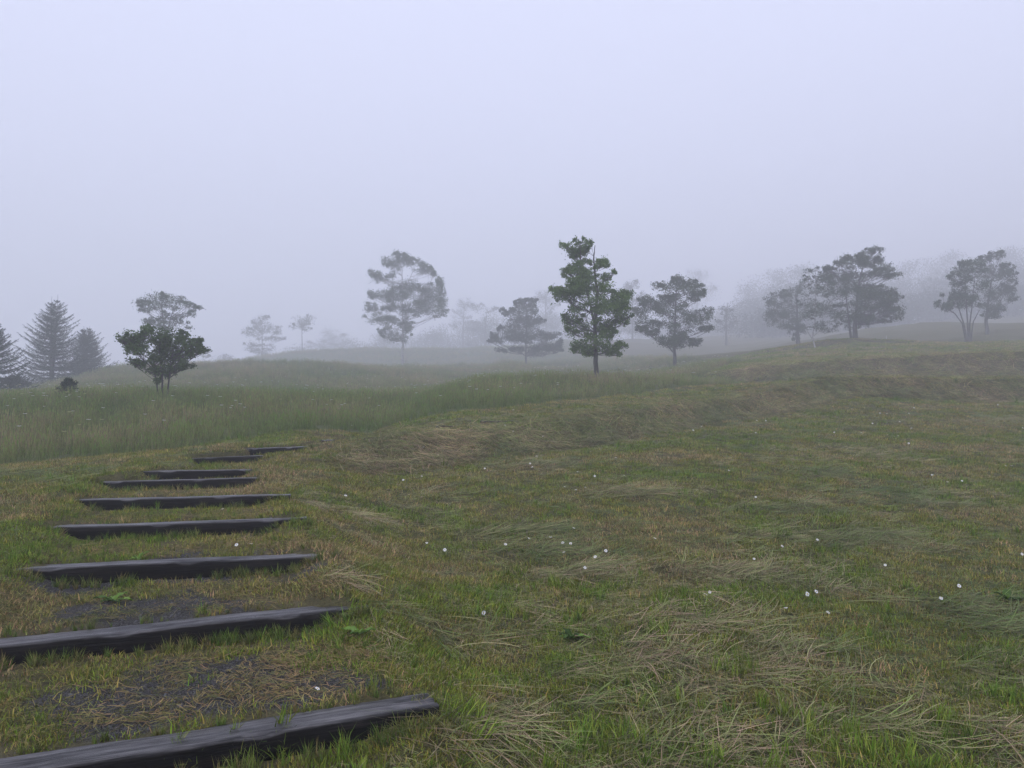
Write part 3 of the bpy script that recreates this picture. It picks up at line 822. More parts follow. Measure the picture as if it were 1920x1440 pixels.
# --- gravel stones on the worn treads
def pebble(seed):
    r = random.Random(seed)
    V = [(r.uniform(.8, 1.2) * a, r.uniform(.8, 1.2) * b, r.uniform(.5, .8) * c) for a, b, c in ((1, 0, 0), (-1, 0, 0), (0, 1, 0), (0, -1, 0), (0, 0, 1), (0, 0, -1))]
    F = [(0, 2, 4), (2, 1, 4), (1, 3, 4), (3, 0, 4), (2, 0, 5), (1, 2, 5), (3, 1, 5), (0, 3, 5)]
    return new_mesh('pebble', V, [i for f in F for i in f], [3] * 8, M_PEBBLE)
xy = np.stack([RNG.uniform(-4.8, .4, 60000), RNG.uniform(2.2, 9, 60000)], 1)
w, tz, fr, lat, idx = path_info(xy[:, 0], xy[:, 1])
xy = xy[RNG.random(len(xy)) < gravel_mask(xy[:, 0], xy[:, 1], w, fr, lat, idx)]
scatter('gravel', on_ground(xy), RNG.uniform(0, 6.28, len(xy)), RNG.gamma(1.0, .0019, len(xy)) + .001, RNG.integers(0, 3, len(xy)), np.ones((len(xy), 3)) * .1,
        source_coll('pebbles', [pebble(1), pebble(2), pebble(3)]), label='dark crushed gravel showing on the worn path treads', category='gravel')

# ------------------------------------------------------------------ daisies on the mown lawn, one by one
DAISY_PX = [(659, 801), (943, 776), (962, 773), (1137, 779), (1146, 776), (1142, 782), (947, 802), (963, 805), (962, 815), (1003, 844), (794, 842), (821, 860), (717, 849), (998, 880), (1006, 859), (994, 876),
            (1083, 892), (1115, 901), (1170, 899), (1155, 864), (1059, 919), (1098, 921), (1080, 924), (882, 886), (909, 885), (791, 900), (756, 906), (648, 936), (1109, 818), (1018, 821),
            (1315, 804), (1419, 792), (1436, 792), (1564, 815), (1571, 825), (1615, 816), (1664, 819), (1684, 821), (1677, 822), (1709, 807), (1650, 777), (1663, 780), (1695, 776), (1704, 778), (1714, 767), (1871, 762),
            (1597, 771), (1621, 769), (1636, 797), (1680, 794), (1687, 795), (1275, 836), (1367, 887), (1417, 816), (1918, 807), (1748, 897), (1777, 911), (1804, 907), (1704, 835), (1886, 879), (1897, 879), (1429, 749), (1491, 741), (1249, 762), (1300, 810),
            (1228, 1019), (1055, 1029), (1070, 1032), (1057, 1045), (1032, 1015), (992, 1016), (1136, 1044), (1116, 1057), (1097, 1079), (948, 1033), (907, 1161), (834, 1040), (1076, 999), (800, 1028),
            (1533, 1022), (1467, 1032), (1414, 1060), (1660, 1070), (1799, 1113), (1323, 1126), (1331, 1127), (1474, 1151), (1553, 1158), (1917, 1052), (1765, 1138), (1417, 938), (595, 1310), (471, 1031), (443, 1035), (417, 964)]
def petals_mesh(seed):
    r = random.Random(seed); V, L, Sz = [], [], []
    for k in range(13):
        a = 6.283 * k / 13 + r.uniform(-.08, .08); c, s = math.cos(a), math.sin(a); b = len(V); l = r.uniform(.017, .021); up = r.uniform(-.003, .004); wv = .0045
        def pt(t, q, z): return (l * t * c - q * s, l * t * s + q * c, z)
        V += [pt(.2, 0, 0), pt(.6, wv * .8, up * .5 + .001), pt(.95, wv * .55, up), pt(1.03, 0, up - .0006), pt(.95, -wv * .55, up), pt(.6, -wv * .8, up * .5 + .001)]
        L += [b, b + 1, b + 2, b + 3, b + 4, b + 5]; Sz.append(6)
    return new_mesh('petals', V, L, Sz, M_PETAL)
def dome_mesh():
    V = [(0, 0, .005)]; F = []
    for j, (rr, zz) in enumerate(((.0035, .0042), (.006, .001), (.005, -.002))):
        for k in range(8): V.append((rr * math.cos(k * .7854), rr * math.sin(k * .7854), zz))
    for k in range(8):
        k2 = (k + 1) % 8; F.append((0, 1 + k, 1 + k2))
        for j in range(2): F.append((1 + j * 8 + k, 9 + j * 8 + k, 9 + j * 8 + k2, 1 + j * 8 + k2))
    return new_mesh('eye', V, [i for f in F for i in f], [len(f) for f in F], M_EYE, True)
PET = [petals_mesh(s) for s in range(4)]; EYE = dome_mesh()
def stalk_mesh(seed):
    r = random.Random(seed); t = Tubes(); bx = r.uniform(-.02, .02)
    t.add([(0, 0, 0), (bx, .004, -.03), (bx * 2.2, .01, -.075)], [.0011, .0012, .0013], 5); return t.mesh('stalk', M_STALK)
STK = [stalk_mesh(s) for s in range(3)]
def daisy(px, py, label, group=None, k=0, big=1.0, face=None):
    g0 = ground_at(px, py)
    if g0 is None: return
    r = random.Random(int(px * 7 + py))
    e = bpy.data.objects.new('daisy', None); COL.objects.link(e); e.empty_display_size = .02
    hgt = r.uniform(.035, .065)
    e.location = (g0[0], g0[1], g0[2] + hgt)
    e.rotation_euler = (r.uniform(-.1, 1.1) if face is None else face, r.uniform(-.35, .35), r.uniform(-.6, .6))
    s = r.uniform(.85, 1.15) * big * float(np.interp(g0[1], [4, 12, 24], [.66, .85, 1.1])); e.scale = (s, s, s)
    e['label'] = label; e['category'] = 'daisy'
    if group: e['group'] = group
    link('petals', PET[k % 4], e); link('flower_centre', EYE, e); link('stalk', STK[k % 3], e)
for k, (px, py) in enumerate(DAISY_PX):
    lb, gp = 'white daisy head lying loose in mown grass and hay of the open lawn', 'daisies strewn over the open lawn'
    if (px, py) == (595, 1310): lb, gp = 'lone white daisy beside the gravel behind the first timber step', None
    elif (px, py) == (417, 964): lb, gp = 'lone white daisy on the tread below the fifth timber step', None
    elif px < 600: lb, gp = 'white daisy on the tread just above the third timber step', 'daisies on the path tread'
    elif (px, py) == (1228, 1019): lb, gp = 'single daisy on a bent stalk between hay swath and brown turf', None
    elif px < 1260 and py < 830: lb, gp = 'white daisy on the straw-littered bank below the tall grass', 'daisies on the straw bank'
    elif 1550 < px < 1720 and py < 840: lb, gp = 'white daisy in the scattered patch below the grassy terrace bank', 'daisies below the terrace bank'
    elif 1050 < px < 1180 and 885 < py < 930: lb, gp = 'white daisy beside the small dark heap of hay', 'daisies by the hay heap'
    elif 980 < px < 1140 and 990 < py < 1085: lb, gp = 'white daisy in the long hay swath above the bright tuft', 'daisies in the hay swath'
    daisy(px, py, lb, gp, k)
daisy(1514, 1124, 'larger open daisy standing in a close pair among dark hay', None, 1, 1.25, 1.05)
daisy(1531, 1119, 'larger daisy with ragged petals, higher of a close pair', None, 2, 1.25, .95)

# ------------------------------------------------------------------ broad-leaved weeds in the turf
def weed(px, py, nleaf, ln, label, mat=None, mat2=None, seed=0):
    g0 = ground_at(px, py); r = random.Random(seed)
    e = bpy.data.objects.new('broadleaf_weed', None); COL.objects.link(e); e.location = g0; e['label'] = label; e['category'] = 'weed'
    for k in range(nleaf):
        hd = 6.283 * k / nleaf + r.uniform(-.3, .3); l = ln * r.uniform(.7, 1.15); w = l * r.uniform(.13, .19); V, L, Sz = [], [], []
        el = r.uniform(.35, 1.1); q = 6
        for s in range(q + 1):
            t = s / q; a = el - t * 1.1; ww = w * math.sin(math.pi * min(1, t * .93 + .07)) ** .8 + .002
            d = sum(math.cos(el - (j / q) * 1.1) for j in range(s)) * l / q; z = sum(math.sin(el - (j / q) * 1.1) for j in range(s)) * l / q
            c, sn = math.cos(hd), math.sin(hd); wav = .006 * math.sin(s * 2.1 + k)
            V += [(d * c - ww * sn, d * sn + ww * c, z + .012 + wav), (d * c, d * sn, z + .004), (d * c + ww * sn, d * sn - ww * c, z + .012 - wav)]
        for s in range(q):
            b = 3 * s; L += [b, b + 3, b + 4, b + 1, b + 1, b + 4, b + 5, b + 2]; Sz += [4, 4]
        me = new_mesh('leaf', V, L, Sz, (mat2 if mat2 and k == 0 else M_WEED), True, {'tint': ('FLOAT', np.full(len(V), r.random(), np.float32))})
        link('leaf', me, e)
weed(1072, 1200, 9, .12, 'dark green dock rosette beside one pink withered leaf in the lawn', mat2=M_PINK, seed=1)
weed(213, 1130, 6, .11, 'green weed rosette growing on the gravel tread', seed=2)
weed(672, 1194, 6, .12, 'glossy green plantain rosette by the end of the second timber', seed=3)
weed(1888, 1128, 6, .13, 'fresh green weed among hay on the open lawn', seed=4)
weed(260, 1050, 5, .09, 'small weed sprouting against the face of the third timber', seed=5)

# ------------------------------------------------------------------ trees
def leaf_arrays(rng, C, nrm_bias, size, ar=.75):
    n_ = len(C)
    nr = rng.normal(0, 1, (n_, 3)) * .55 + nrm_bias; nr /= np.linalg.norm(nr, axis=1)[:, None]
    d = rng.normal(0, 1, (n_, 3)); d -= nr * (d * nr).sum(1)[:, None]; d /= np.linalg.norm(d, axis=1)[:, None]
    s = np.cross(nr, d)
    ln = size * rng.uniform(.7, 1.3, (n_, 1)); w = ln * ar * .5
    base = C - d * ln * .5; tip = C + d * ln * .5 - nr * ln * .16
    le = C + s * w + nr * ln * .1; ri = C - s * w + nr * ln * .1
    V = np.stack([base, le, tip, ri], 1).reshape(-1, 3)
    i0 = np.arange(n_)[:, None] * 4
    F = np.concatenate([i0, i0 + 1, i0 + 2, i0, i0 + 2, i0 + 3], 1).reshape(-1, 3)
    return V, F

def bez(a, b, c, k=6):
    a, b, c = Vector(a), Vector(b), Vector(c)
    return [a * (1 - t) ** 2 + b * 2 * t * (1 - t) + c * t * t for t in [i / k for i in range(k + 1)]]

def tree(name, label, cat, px, py, d, clumps, stems, leaf=.1, per=1.0, colour=(.05, .085, .022), colour2=None, mat_bark=None, group=None, base_z=None, flat=.6, seed=1, twigs=True, trans=.3, twig_r=.006, grounded=True, extra_w=1.0):
    """clumps and stems are traced in photo pixels round the foot (px, py) and scaled to metres at distance d; depth is grown in 3D"""
    rng = np.random.default_rng(seed); r = random.Random(seed)
    x0, y0, z0 = at(px, py, d)
    zg = float(height([x0], [y0])[0])
    k = float(far(d)) / FPX
    e = bpy.data.objects.new(name, None); COL.objects.link(e)
    e.location = (x0, y0, zg); e['label'] = label; e['category'] = cat
    if group: e['group'] = group
    off = z0 - zg                     # keeps crown heights where they are seen while the foot stands on the ground
    def loc(qx, qy): return ((qx - px) * k, (py - qy) * k + off)
    T = Tubes(); stem_pts = []
    for (pts, w0, w1) in stems:
        P3 = []
        for j, (qx, qy) in enumerate(pts):
            lx, lz = loc(qx, qy)
            P3.append(Vector((lx, r.uniform(-.04, .04) * j, lz)))
        P3[0].z = min(P3[0].z, 0) - .15 if abs(pts[0][1] - py) < 6 else P3[0].z
        fine_ = []
        for a, b in zip(P3, P3[1:]):
            for q in range(4): fine_.append(a.lerp(b, q / 4))
        fine_.append(P3[-1])
        fine_ = [p + Vector((r.gauss(0, .006), r.gauss(0, .006), 0)) * (w0 * k * 6) for p in fine_]
        nn_ = len(fine_) - 1
        rad = [(w0 * (1 - q / nn_) + w1 * (q / nn_)) * k * .5 for q in range(nn_ + 1)]
        if abs(pts[0][1] - py) < 6:
            rad[0] *= 1.55; rad[1] *= 1.15
        T.add(fine_, rad, 7); stem_pts += list(zip(fine_, rad))
    ctr = sum(c[0] for c in clumps) / len(clumps)
    cl = []
    for c in clumps:
        lx, lz = loc(c[0], c[1]); rx_, rz_ = c[2] * k, c[3] * k; cl.append((lx, lz, rx_, rz_, 0))
        for _ in range(2):                # ragged sprays round each mass
            an = r.uniform(0, 6.283); f_ = r.uniform(.25, .42)
            cl.append((lx + math.cos(an) * rx_ * 1.05, lz + math.sin(an) * rz_ * 1.1, max(rx_ * f_, leaf), max(rz_ * f_ * .8, leaf * .5), 1))
    main = [q for q in cl if not q[4]]
    for _ in range(len(main) // 2):       # leaves bridging neighbouring masses
        a_ = r.choice(main); b_ = min((q for q in main if q is not a_), key=lambda q: (abs(q[0] - a_[0]) + 1.3 * abs(q[1] - a_[1])) * r.uniform(.6, 1.6), default=a_)
        f_ = r.uniform(.3, .7); cl.append((a_[0] * f_ + b_[0] * (1 - f_), a_[1] * f_ + b_[1] * (1 - f_), .55 * min(a_[2], b_[2]), .7 * max(a_[3], b_[3]), 1))
    axis_x = lambda z: min(stem_pts, key=lambda s: abs(s[0].z - z))[0].x
    Cs, Ns = [], []
    Hc = max(q[1] for q in cl)
    zlow = max(.85 * min(q[1] - q[3] for q in cl if not q[4]), .17 * Hc)
    for (lx, lz, rx, rz, sat) in cl:
        ax = axis_x(lz)
        W = max([abs(q[0] - ax) + q[2] for q in cl if abs(q[1] - lz) < max(rz, q[3]) * 1.6] + [rx])
        room = math.sqrt(max(W * W - (lx - ax) ** 2, 0)) * .62 * extra_w
        nrep = 1 if sat else 1 + int(room / max(rx, .05) * .5)
        ys = [r.uniform(-1, 1) * room * .9 for _ in range(nrep)]
        for yy in ys:
            ryy = rx if sat else max(rx * .9, .3 * room)
            kk = max(3, int(13 * per * (rx / max(rz, .02)) ** .5))
            th = rng.uniform(0, 6.283, kk); rr = np.sqrt(rng.uniform(0, 1, kk)) * .86
            sub = np.stack([lx + rx * rr * np.cos(th), yy + ryy * rr * np.sin(th), lz + rz * 1.15 * rng.uniform(-1, 1, kk) * np.sqrt(1 - rr ** 2 * .8)], 1)
            nl = max(4, int(per * 6.2 * (rx * .42 * max(rz, .05) / (leaf * leaf)) ** .72))
            for sc_ in sub:
                sg = rng.uniform(.55, 1.3)
                q = rng.normal(0, 1, (nl, 3)) * np.array([rx * .2, ryy * .2, max(rz * .36, rx * .09, leaf * .4)]) * sg
                q[:, 2] -= (q[:, 0] ** 2 + q[:, 1] ** 2) / max(rx, .1) * .35
                Cs.append(sc_ + q); Ns.append(np.stack([q[:, 0] / max(rx, .1) * .6, q[:, 1] / max(rx, .1) * .6, np.full(nl, .62)], 1))
            # limb to the clump and twigs through it
            tgt = Vector((lx, yy, lz - rz * .2))
            zs = max(lz - (abs(lx - ax) + abs(yy)) * .33 - .1, zlow)
            cand = min(stem_pts, key=lambda s: abs(s[0].z - zs) * 1.0 + abs(s[0].x - lx) * .35 + abs(s[0].y - yy) * .2)
            L0 = (tgt - cand[0]).length
            if L0 > .05:
                mid = cand[0].lerp(tgt, .55) + Vector((0, 0, -.10 * L0))
                rb = min(cand[1] * .5, max(.006 * L0 + .004, twig_r * 1.2))
                pp = bez(cand[0], mid, tgt, 6); T.add(pp, [rb * (1 - .75 * q / 6) for q in range(7)], 5, False)
                if twigs:
                    for sc_ in sub[:min(len(sub), 7)]:
                        s3 = Vector(sc_); st = pp[r.choice((3, 4, 5))]
                        T.add(bez(st, st.lerp(s3, .5) + Vector((0, 0, -.03)), s3, 3), [twig_r, twig_r * .8, twig_r * .6, twig_r * .35], 4, False)
    C = np.concatenate(Cs); NB = np.concatenate(Ns)
    V, F = leaf_arrays(rng, C, NB, leaf * .7)
    # young leaves are lighter: tint varies by spray and by leaf
    tint = np.clip(.5 + rng.normal(0, .2, len(C)) + (fbm(C[:, 0] * 1.6 + C[:, 1], C[:, 2] * 2.2, seed + 3, 3) - .5) * .9, 0, 1)
    mt = leafy('foliage_' + name, colour, hue2=colour2 or tuple(x * 1.25 for x in colour), trans=trans, tint_lo=.6, tint_hi=1.35)
    link('trunk', T.mesh('trunk', mat_bark or M_BARK), e)
    link('crown', new_mesh('crown', V, F, np.full(len(F), 3), mt, False, {'tint': ('FLOAT', np.repeat(tint, 4).astype(np.float32))}), e)
    return e

MAPLE = [(1056, 455, 8, 5), (1089, 451, 13, 6), (1080, 466, 20, 8), (1099, 462, 10, 7), (1074, 474, 11, 6), (1095, 483, 16, 5), (1084, 496, 15, 7), (1059, 507, 8, 3), (1076, 509, 17, 6), (1102, 502, 13, 8), (1129, 494, 14, 7), (1138, 515, 12, 5),
         (1104, 513, 15, 5), (1089, 524, 25, 6), (1076, 532, 15, 6), (1101, 537, 22, 7), (1046, 543, 15, 5), (1052, 557, 16, 10), (1082, 549, 22, 9), (1132, 543, 15, 7), (1170, 551, 20, 6), (1166, 567, 25, 11), (1110, 571, 30, 11), (1076, 582, 22, 11),
         (1140, 582, 30, 11), (1170, 592, 14, 11), (1082, 605, 24, 10), (1072, 622, 14, 9), (1102, 618, 22, 10), (1137, 608, 20, 10), (1136, 627, 17, 8), (1084, 648, 16, 9), (1110, 643, 22, 10), (1136, 650, 27, 9), (1164, 646, 10, 7), (1149, 661, 14, 6), (1104, 661, 11, 5)]
tree('maple_tree', 'green layered maple with bare leader twig in tall grass at meadow edge', 'tree', 1119, 709, 27, MAPLE,
     [([(1119, 709), (1117, 665), (1116, 609), (1120, 545), (1117, 515), (1115, 483), (1117, 456)], 10, 1.2), ([(1114, 600), (1102, 545), (1090, 490), (1089, 455)], 5, 1.2), ([(1118, 618), (1145, 600), (1168, 575)], 3, 1)],
     leaf=.1, per=1.3, colour=(.085, .16, .035), colour2=(.165, .255, .06), seed=2)
DOG1 = [(277, 616, 13, 7), (308, 622, 19, 8), (337, 627, 11, 7), (254, 629, 9, 5), (237, 636, 10, 5), (361, 638, 11, 5), (260, 641, 18, 9), (296, 638, 20, 10), (332, 644, 22, 9), (369, 652, 12, 6), (245, 653, 13, 6), (274, 659, 22, 8), (308, 662, 22, 10), (337, 667, 14, 8), (355, 658, 11, 7),
        (263, 679, 9, 5), (296, 674, 19, 8), (326, 682, 19, 7), (347, 684, 11, 4), (283, 694, 13, 7), (302, 696, 14, 8), (317, 690, 9, 6), (292, 713, 3, 4)]
tree('dogwood_tree', 'low spreading dogwood with three slim stems and drooping leaves', 'tree', 307, 746, 23, DOG1,
     [([(303, 746), (304, 715), (300, 685), (296, 650), (300, 625)], 4, 1.2), ([(312, 746), (315, 710), (319, 675), (325, 645)], 3.6, 1.2), ([(297, 745), (293, 715), (287, 690), (275, 655)], 3, 1)],
     leaf=.1, per=1.1, colour=(.055, .1, .026), colour2=(.09, .15, .038), mat_bark=M_DARKBARK, seed=3)
DOG2 = [(305, 553, 5, 3), (305, 559, 33, 5), (272, 568, 12, 4), (260, 577, 13, 4), (296, 571, 27, 6), (332, 572, 25, 8), (362, 571, 9, 2.5), (354, 586, 9, 5), (320, 590, 23, 5), (302, 598, 20, 5), (283, 604, 11, 4), (332, 604, 14, 5), (317, 613, 26, 4), (296, 612, 9, 3), (308, 640, 25, 6), (312, 655, 22, 6)]
tree('flat_topped_tree', 'fog-grey flat-topped tree rising behind the low dogwood', 'tree', 309, 712, 44, DOG2,
     [([(309, 712), (309, 660), (307, 620), (302, 590), (300, 562)], 5, 1.2), ([(309, 640), (316, 600), (325, 570)], 3, 1)], leaf=.16, per=1.0, colour=(.045, .075, .025), seed=4)
BIRCH = [(742, 471, 5, 3), (749, 482, 15, 8), (765, 490, 12, 8), (725, 490, 10, 6), (788, 490, 10, 6), (788, 501, 18, 5), (738, 495, 12, 5), (808, 504, 8, 4), (696, 510, 7, 4), (711, 519, 16, 7), (738, 528, 26, 9), (767, 537, 21, 11), (803, 538, 25, 9), (828, 537, 8, 8), (700, 553, 9, 6), (721, 551, 18, 7), (749, 558, 22, 7),
         (796, 556, 27, 11), (828, 562, 10, 10), (788, 576, 26, 8), (824, 584, 15, 7), (729, 575, 17, 5), (756, 577, 14, 5), (696, 576, 14, 7), (702, 593, 20, 8), (727, 600, 20, 5), (756, 605, 18, 5), (714, 620, 8, 4), (732, 625, 17, 8), (750, 632, 16, 7), (767, 620, 8, 6)]
tree('white_trunked_tree', 'tall airy tree with pale mottled trunk in the foggy meadow', 'tree', 755, 701, 63, BIRCH,
     [([(755, 701), (755, 640), (754, 600), (753, 560), (752, 500)], 5.6, 1.2), ([(755, 600), (775, 570), (800, 540)], 2.4, .8), ([(753, 560), (765, 525), (778, 495)], 2, .7), ([(756, 684), (763, 672), (771, 664)], 1.6, .8), ([(754, 672), (746, 656)], 1.2, .5)],
     leaf=.2, per=1.2, colour=(.06, .09, .03), mat_bark=M_BIRCH, seed=5)
T1265 = [(1241, 529, 15, 6), (1270, 523, 12, 5), (1297, 529, 14, 6), (1272, 540, 38, 9), (1308, 543, 12, 8), (1261, 554, 20, 6), (1311, 554, 9, 5), (1209, 563, 12, 6), (1236, 567, 22, 8), (1277, 563, 23, 6), (1207, 581, 17, 9), (1247, 585, 28, 7), (1297, 583, 26, 9), (1326, 586, 11, 9), (1214, 606, 21, 8),
         (1254, 605, 25, 8), (1297, 605, 24, 9), (1324, 615, 13, 4), (1203, 619, 9, 4), (1225, 624, 12, 5), (1277, 624, 24, 5), (1245, 641, 22, 8), (1276, 641, 19, 7), (1301, 641, 14, 6)]
tree('round_crowned_tree', 'grey-green round-crowned tree with forked trunk behind the maple', 'tree', 1266, 692, 42, T1265,
     [([(1266, 692), (1265, 655), (1266, 620), (1268, 570), (1270, 530)], 7.5, 1.5), ([(1264, 662), (1250, 646), (1228, 620)], 3, 1)], leaf=.15, per=1.25, colour=(.055, .08, .03), seed=6)
T985 = [(967, 564, 4, 3), (975, 562, 4, 3), (984, 563, 4, 3), (994, 562, 5, 3), (1004, 562, 4, 3), (967, 572, 5, 3), (982, 572, 11, 5), (999, 570, 10, 5), (942, 580, 5, 2), (960, 581, 6, 2.5), (950, 587, 7, 3.5), (976, 590, 19, 8), (1001, 585, 8, 6), (1012, 601, 11, 3.5), (970, 605, 23, 8), (992, 605, 14, 8), (938, 614, 5, 3),
        (957, 622, 20, 8), (989, 626, 28, 8), (926, 627, 9, 4), (1026, 626, 20, 6), (932, 639, 14, 5), (970, 639, 28, 5), (1020, 639, 23, 6), (1049, 642, 6, 3.5), (939, 654, 13, 3.5), (970, 655, 16, 3), (1007, 657, 22, 5), (1039, 655, 14, 5)]
tree('spreading_tree', 'wide low-branched tree fading into fog left of the maple', 'tree', 986, 688, 60, T985,
     [([(986, 688), (986, 662), (987, 620), (988, 570)], 4.6, 1), ([(986, 668), (965, 652), (940, 648)], 2, .6), ([(987, 662), (1010, 648), (1035, 640)], 2, .6)], leaf=.2, per=1.25, colour=(.04, .055, .028), seed=7)
T490 = [(498, 594, 5, 3), (484, 599, 16, 6), (473, 608, 10, 8), (502, 615, 17, 8), (464, 622, 10, 6), (487, 622, 18, 7), (516, 619, 8, 5), (519, 632, 11, 3), (495, 633, 17, 4), (470, 644, 10, 5), (475, 653, 17, 5), (503, 651, 12, 6), (491, 660, 15, 5)]
tree('crest_tree', 'small pale round tree on the meadow crest in thick fog', 'tree', 490, 683, 104, T490,
     [([(490, 684), (491, 650), (490, 600)], 3, .8)], leaf=.3, per=.9, colour=(.05, .07, .03), seed=8, twig_r=.02)
tree('lollipop_tree', 'thin-stemmed young tree with small crown on the crest', 'tree', 567, 672, 107, [(569, 601, 18, 6), (581, 599, 10, 7), (548, 612, 7, 5), (560, 607, 11, 6), (576, 617, 8, 4)],
     [([(567, 673), (566, 640), (565, 610)], 2.0, 1.2)], leaf=.3, per=.9, colour=(.05, .07, .03), seed=9, twig_r=.02)
tree('sapling', 'spindly foggy sapling beside the dogwood', 'tree', 380, 697, 90, [(384, 657, 9, 4), (375, 664, 8, 4), (388, 668, 6, 3), (383, 678, 5, 3)],
     [([(380, 698), (380, 675), (381, 655)], 1.4, .6), ([(380, 684), (368, 668)], .8, .4)], leaf=.24, per=.6, colour=(.05, .07, .03), seed=10, twig_r=.015)
# upper terrace group
TA = [(1447, 560, 14, 7), (1467, 553, 19, 7), (1495, 543, 7, 9), (1455, 577, 21, 11), (1487, 573, 22, 14), (1455, 595, 21, 11), (1487, 598, 24, 12), (1475, 612, 24, 6), (1500, 617, 12, 7), (1493, 632, 7, 5)]
tree('broad_crowned_tree', 'dense low-crowned tree at the left end of the terrace clump', 'tree', 1497, 655, 53, TA, [([(1497, 656), (1496, 600), (1495, 550)], 8, 1.5)], leaf=.18, per=1.25, colour=(.06, .08, .034), seed=11)
TB = [(1512, 507, 7, 4), (1530, 507, 8, 5), (1515, 517, 9, 4), (1515, 530, 10, 6), (1535, 522, 9, 6), (1527, 540, 20, 8), (1520, 560, 20, 10), (1533, 577, 23, 10), (1515, 590, 17, 7), (1550, 605, 23, 5), (1556, 618, 20, 4), (1527, 614, 12, 5)]
tree('silver_birch', 'slender crooked birch with pale bark on the mound edge', 'tree', 1531, 658, 42, TB,
     [([(1531, 659), (1524, 632), (1530, 600), (1531, 540), (1530, 510)], 3, .8), ([(1525, 638), (1514, 620), (1512, 600)], 1.8, .6), ([(1526, 630), (1540, 618), (1556, 612)], 1.6, .6)], leaf=.13, per=.75, colour=(.05, .07, .03), mat_bark=M_BIRCH, seed=12)
TCc = [(1563, 495, 6, 4), (1550, 502, 8, 4), (1592, 480, 9, 6), (1582, 490, 12, 7), (1607, 490, 16, 8), (1622, 472, 6, 4), (1638, 468, 9, 5), (1655, 468, 7, 4), (1633, 485, 19, 8), (1653, 485, 8, 5), (1567, 510, 19, 8), (1603, 512, 26, 10), (1637, 510, 21, 8), (1662, 505, 14, 5), (1667, 517, 17, 3), (1560, 530, 19, 10), (1592, 537, 31, 11), (1633, 533, 21, 8),
       (1567, 553, 28, 12), (1617, 557, 31, 11), (1650, 553, 16, 6), (1558, 577, 28, 11), (1600, 578, 31, 11), (1638, 573, 19, 8), (1583, 593, 28, 6), (1625, 593, 24, 6), (1613, 605, 6, 7), (1680, 553, 12, 8), (1667, 567, 12, 6), (1680, 582, 12, 8), (1673, 598, 12, 4), (1657, 583, 12, 4)]
tree('windswept_tree', 'largest wind-combed tree of the terrace clump, on a grassy mound', 'tree', 1603, 641, 43.2, TCc,
     [([(1603, 642), (1604, 615), (1606, 590), (1612, 540), (1622, 490)], 11, 1.5), ([(1597, 641), (1593, 605), (1590, 570), (1585, 510)], 5, 1.2)], leaf=.14, per=1.25, colour=(.06, .085, .034), seed=13)
TD = [(1764, 568, 6, 5), (1774, 574, 9, 5), (1790, 574, 9, 5), (1786, 552, 12, 8), (1796, 561, 13, 8), (1815, 555, 20, 11), (1802, 532, 15, 8), (1828, 536, 24, 11), (1786, 516, 5, 3), (1802, 507, 12, 11), (1825, 507, 22, 13), (1804, 494, 9, 4), (1833, 491, 17, 6), (1825, 566, 13, 6)]
tree('multi_stemmed_tree', 'vase-shaped tree with many fanned stems on the mown terrace', 'tree', 1815, 640, 44, TD,
     [([(1812, 641), (1806, 607), (1792, 587), (1775, 576)], 3.6, .9), ([(1814, 641), (1809, 610), (1799, 575), (1795, 555)], 3.6, .9), ([(1816, 641), (1815, 600), (1814, 560), (1812, 520)], 3.8, .9), ([(1818, 641), (1820, 605), (1825, 570), (1830, 520)], 3.8, .9), ([(1819, 641), (1827, 602), (1839, 580)], 3.4, .9)],
     leaf=.14, per=1.25, colour=(.058, .09, .036), seed=14)
TE = [(1870, 478, 12, 7), (1884, 475, 6, 5), (1854, 483, 13, 5), (1860, 502, 22, 10), (1892, 499, 10, 7), (1902, 508, 8, 5), (1873, 520, 22, 10), (1898, 532, 13, 8), (1905, 542, 9, 7), (1884, 544, 22, 8), (1889, 561, 12, 5), (1860, 558, 19, 10), (1852, 579, 19, 9), (1870, 577, 15, 6), (1857, 593, 15, 5)]
tree('leaning_tree', 'broad tree on single trunk just behind the vase-shaped tree', 'tree', 1851, 631, 49, TE, [([(1851, 632), (1849, 600), (1856, 560), (1864, 515)], 8, 1.4), ([(1850, 600), (1872, 575), (1890, 545)], 3, 1)], leaf=.16, per=1.25, colour=(.055, .075, .034), seed=15)
# faint trees behind
FAR = 'faint trees standing in the fog behind'
def faint(label, px, py, d, clumps, stems, seed, **kw):
    tree('fog_tree', label, 'tree', px, py, d, clumps, stems, leaf=kw.get('leaf', .4), per=kw.get('per', .9), colour=(.05, .065, .035), seed=seed, twig_r=.03, group=FAR)
faint('oval faint tree in fog between round-crowned tree and terrace clump', 1362, 640, 84, [(1364, 590, 18, 14), (1362, 609, 21, 9), (1367, 576, 10, 6)], [([(1362, 641), (1362, 600), (1364, 575)], 4, 1)], 21, leaf=.3)
faint('pale open-topped tree in fog peeking past the maple', 1186, 655, 105, [(1186, 534, 16, 7), (1174, 547, 16, 7), (1201, 556, 15, 8), (1184, 570, 22, 8), (1180, 600, 24, 6), (1188, 620, 28, 5)], [([(1186, 656), (1186, 600), (1186, 540)], 4, 1)], 22)
faint('barely visible tall tree in fog behind round-crowned tree', 1308, 640, 150, [(1310, 517, 25, 12), (1290, 538, 20, 14), (1326, 545, 20, 14), (1308, 568, 30, 12)], [([(1308, 640), (1308, 580), (1310, 520)], 4, 1)], 23)
faint('ghostly tree with visible trunk in fog right of pale-trunked tree', 869, 662, 135, [(870, 568, 15, 7), (893, 576, 18, 7), (864, 590, 18, 10), (880, 610, 20, 8), (852, 605, 10, 8)], [([(868, 664), (868, 620), (870, 570)], 4, 1)], 24)
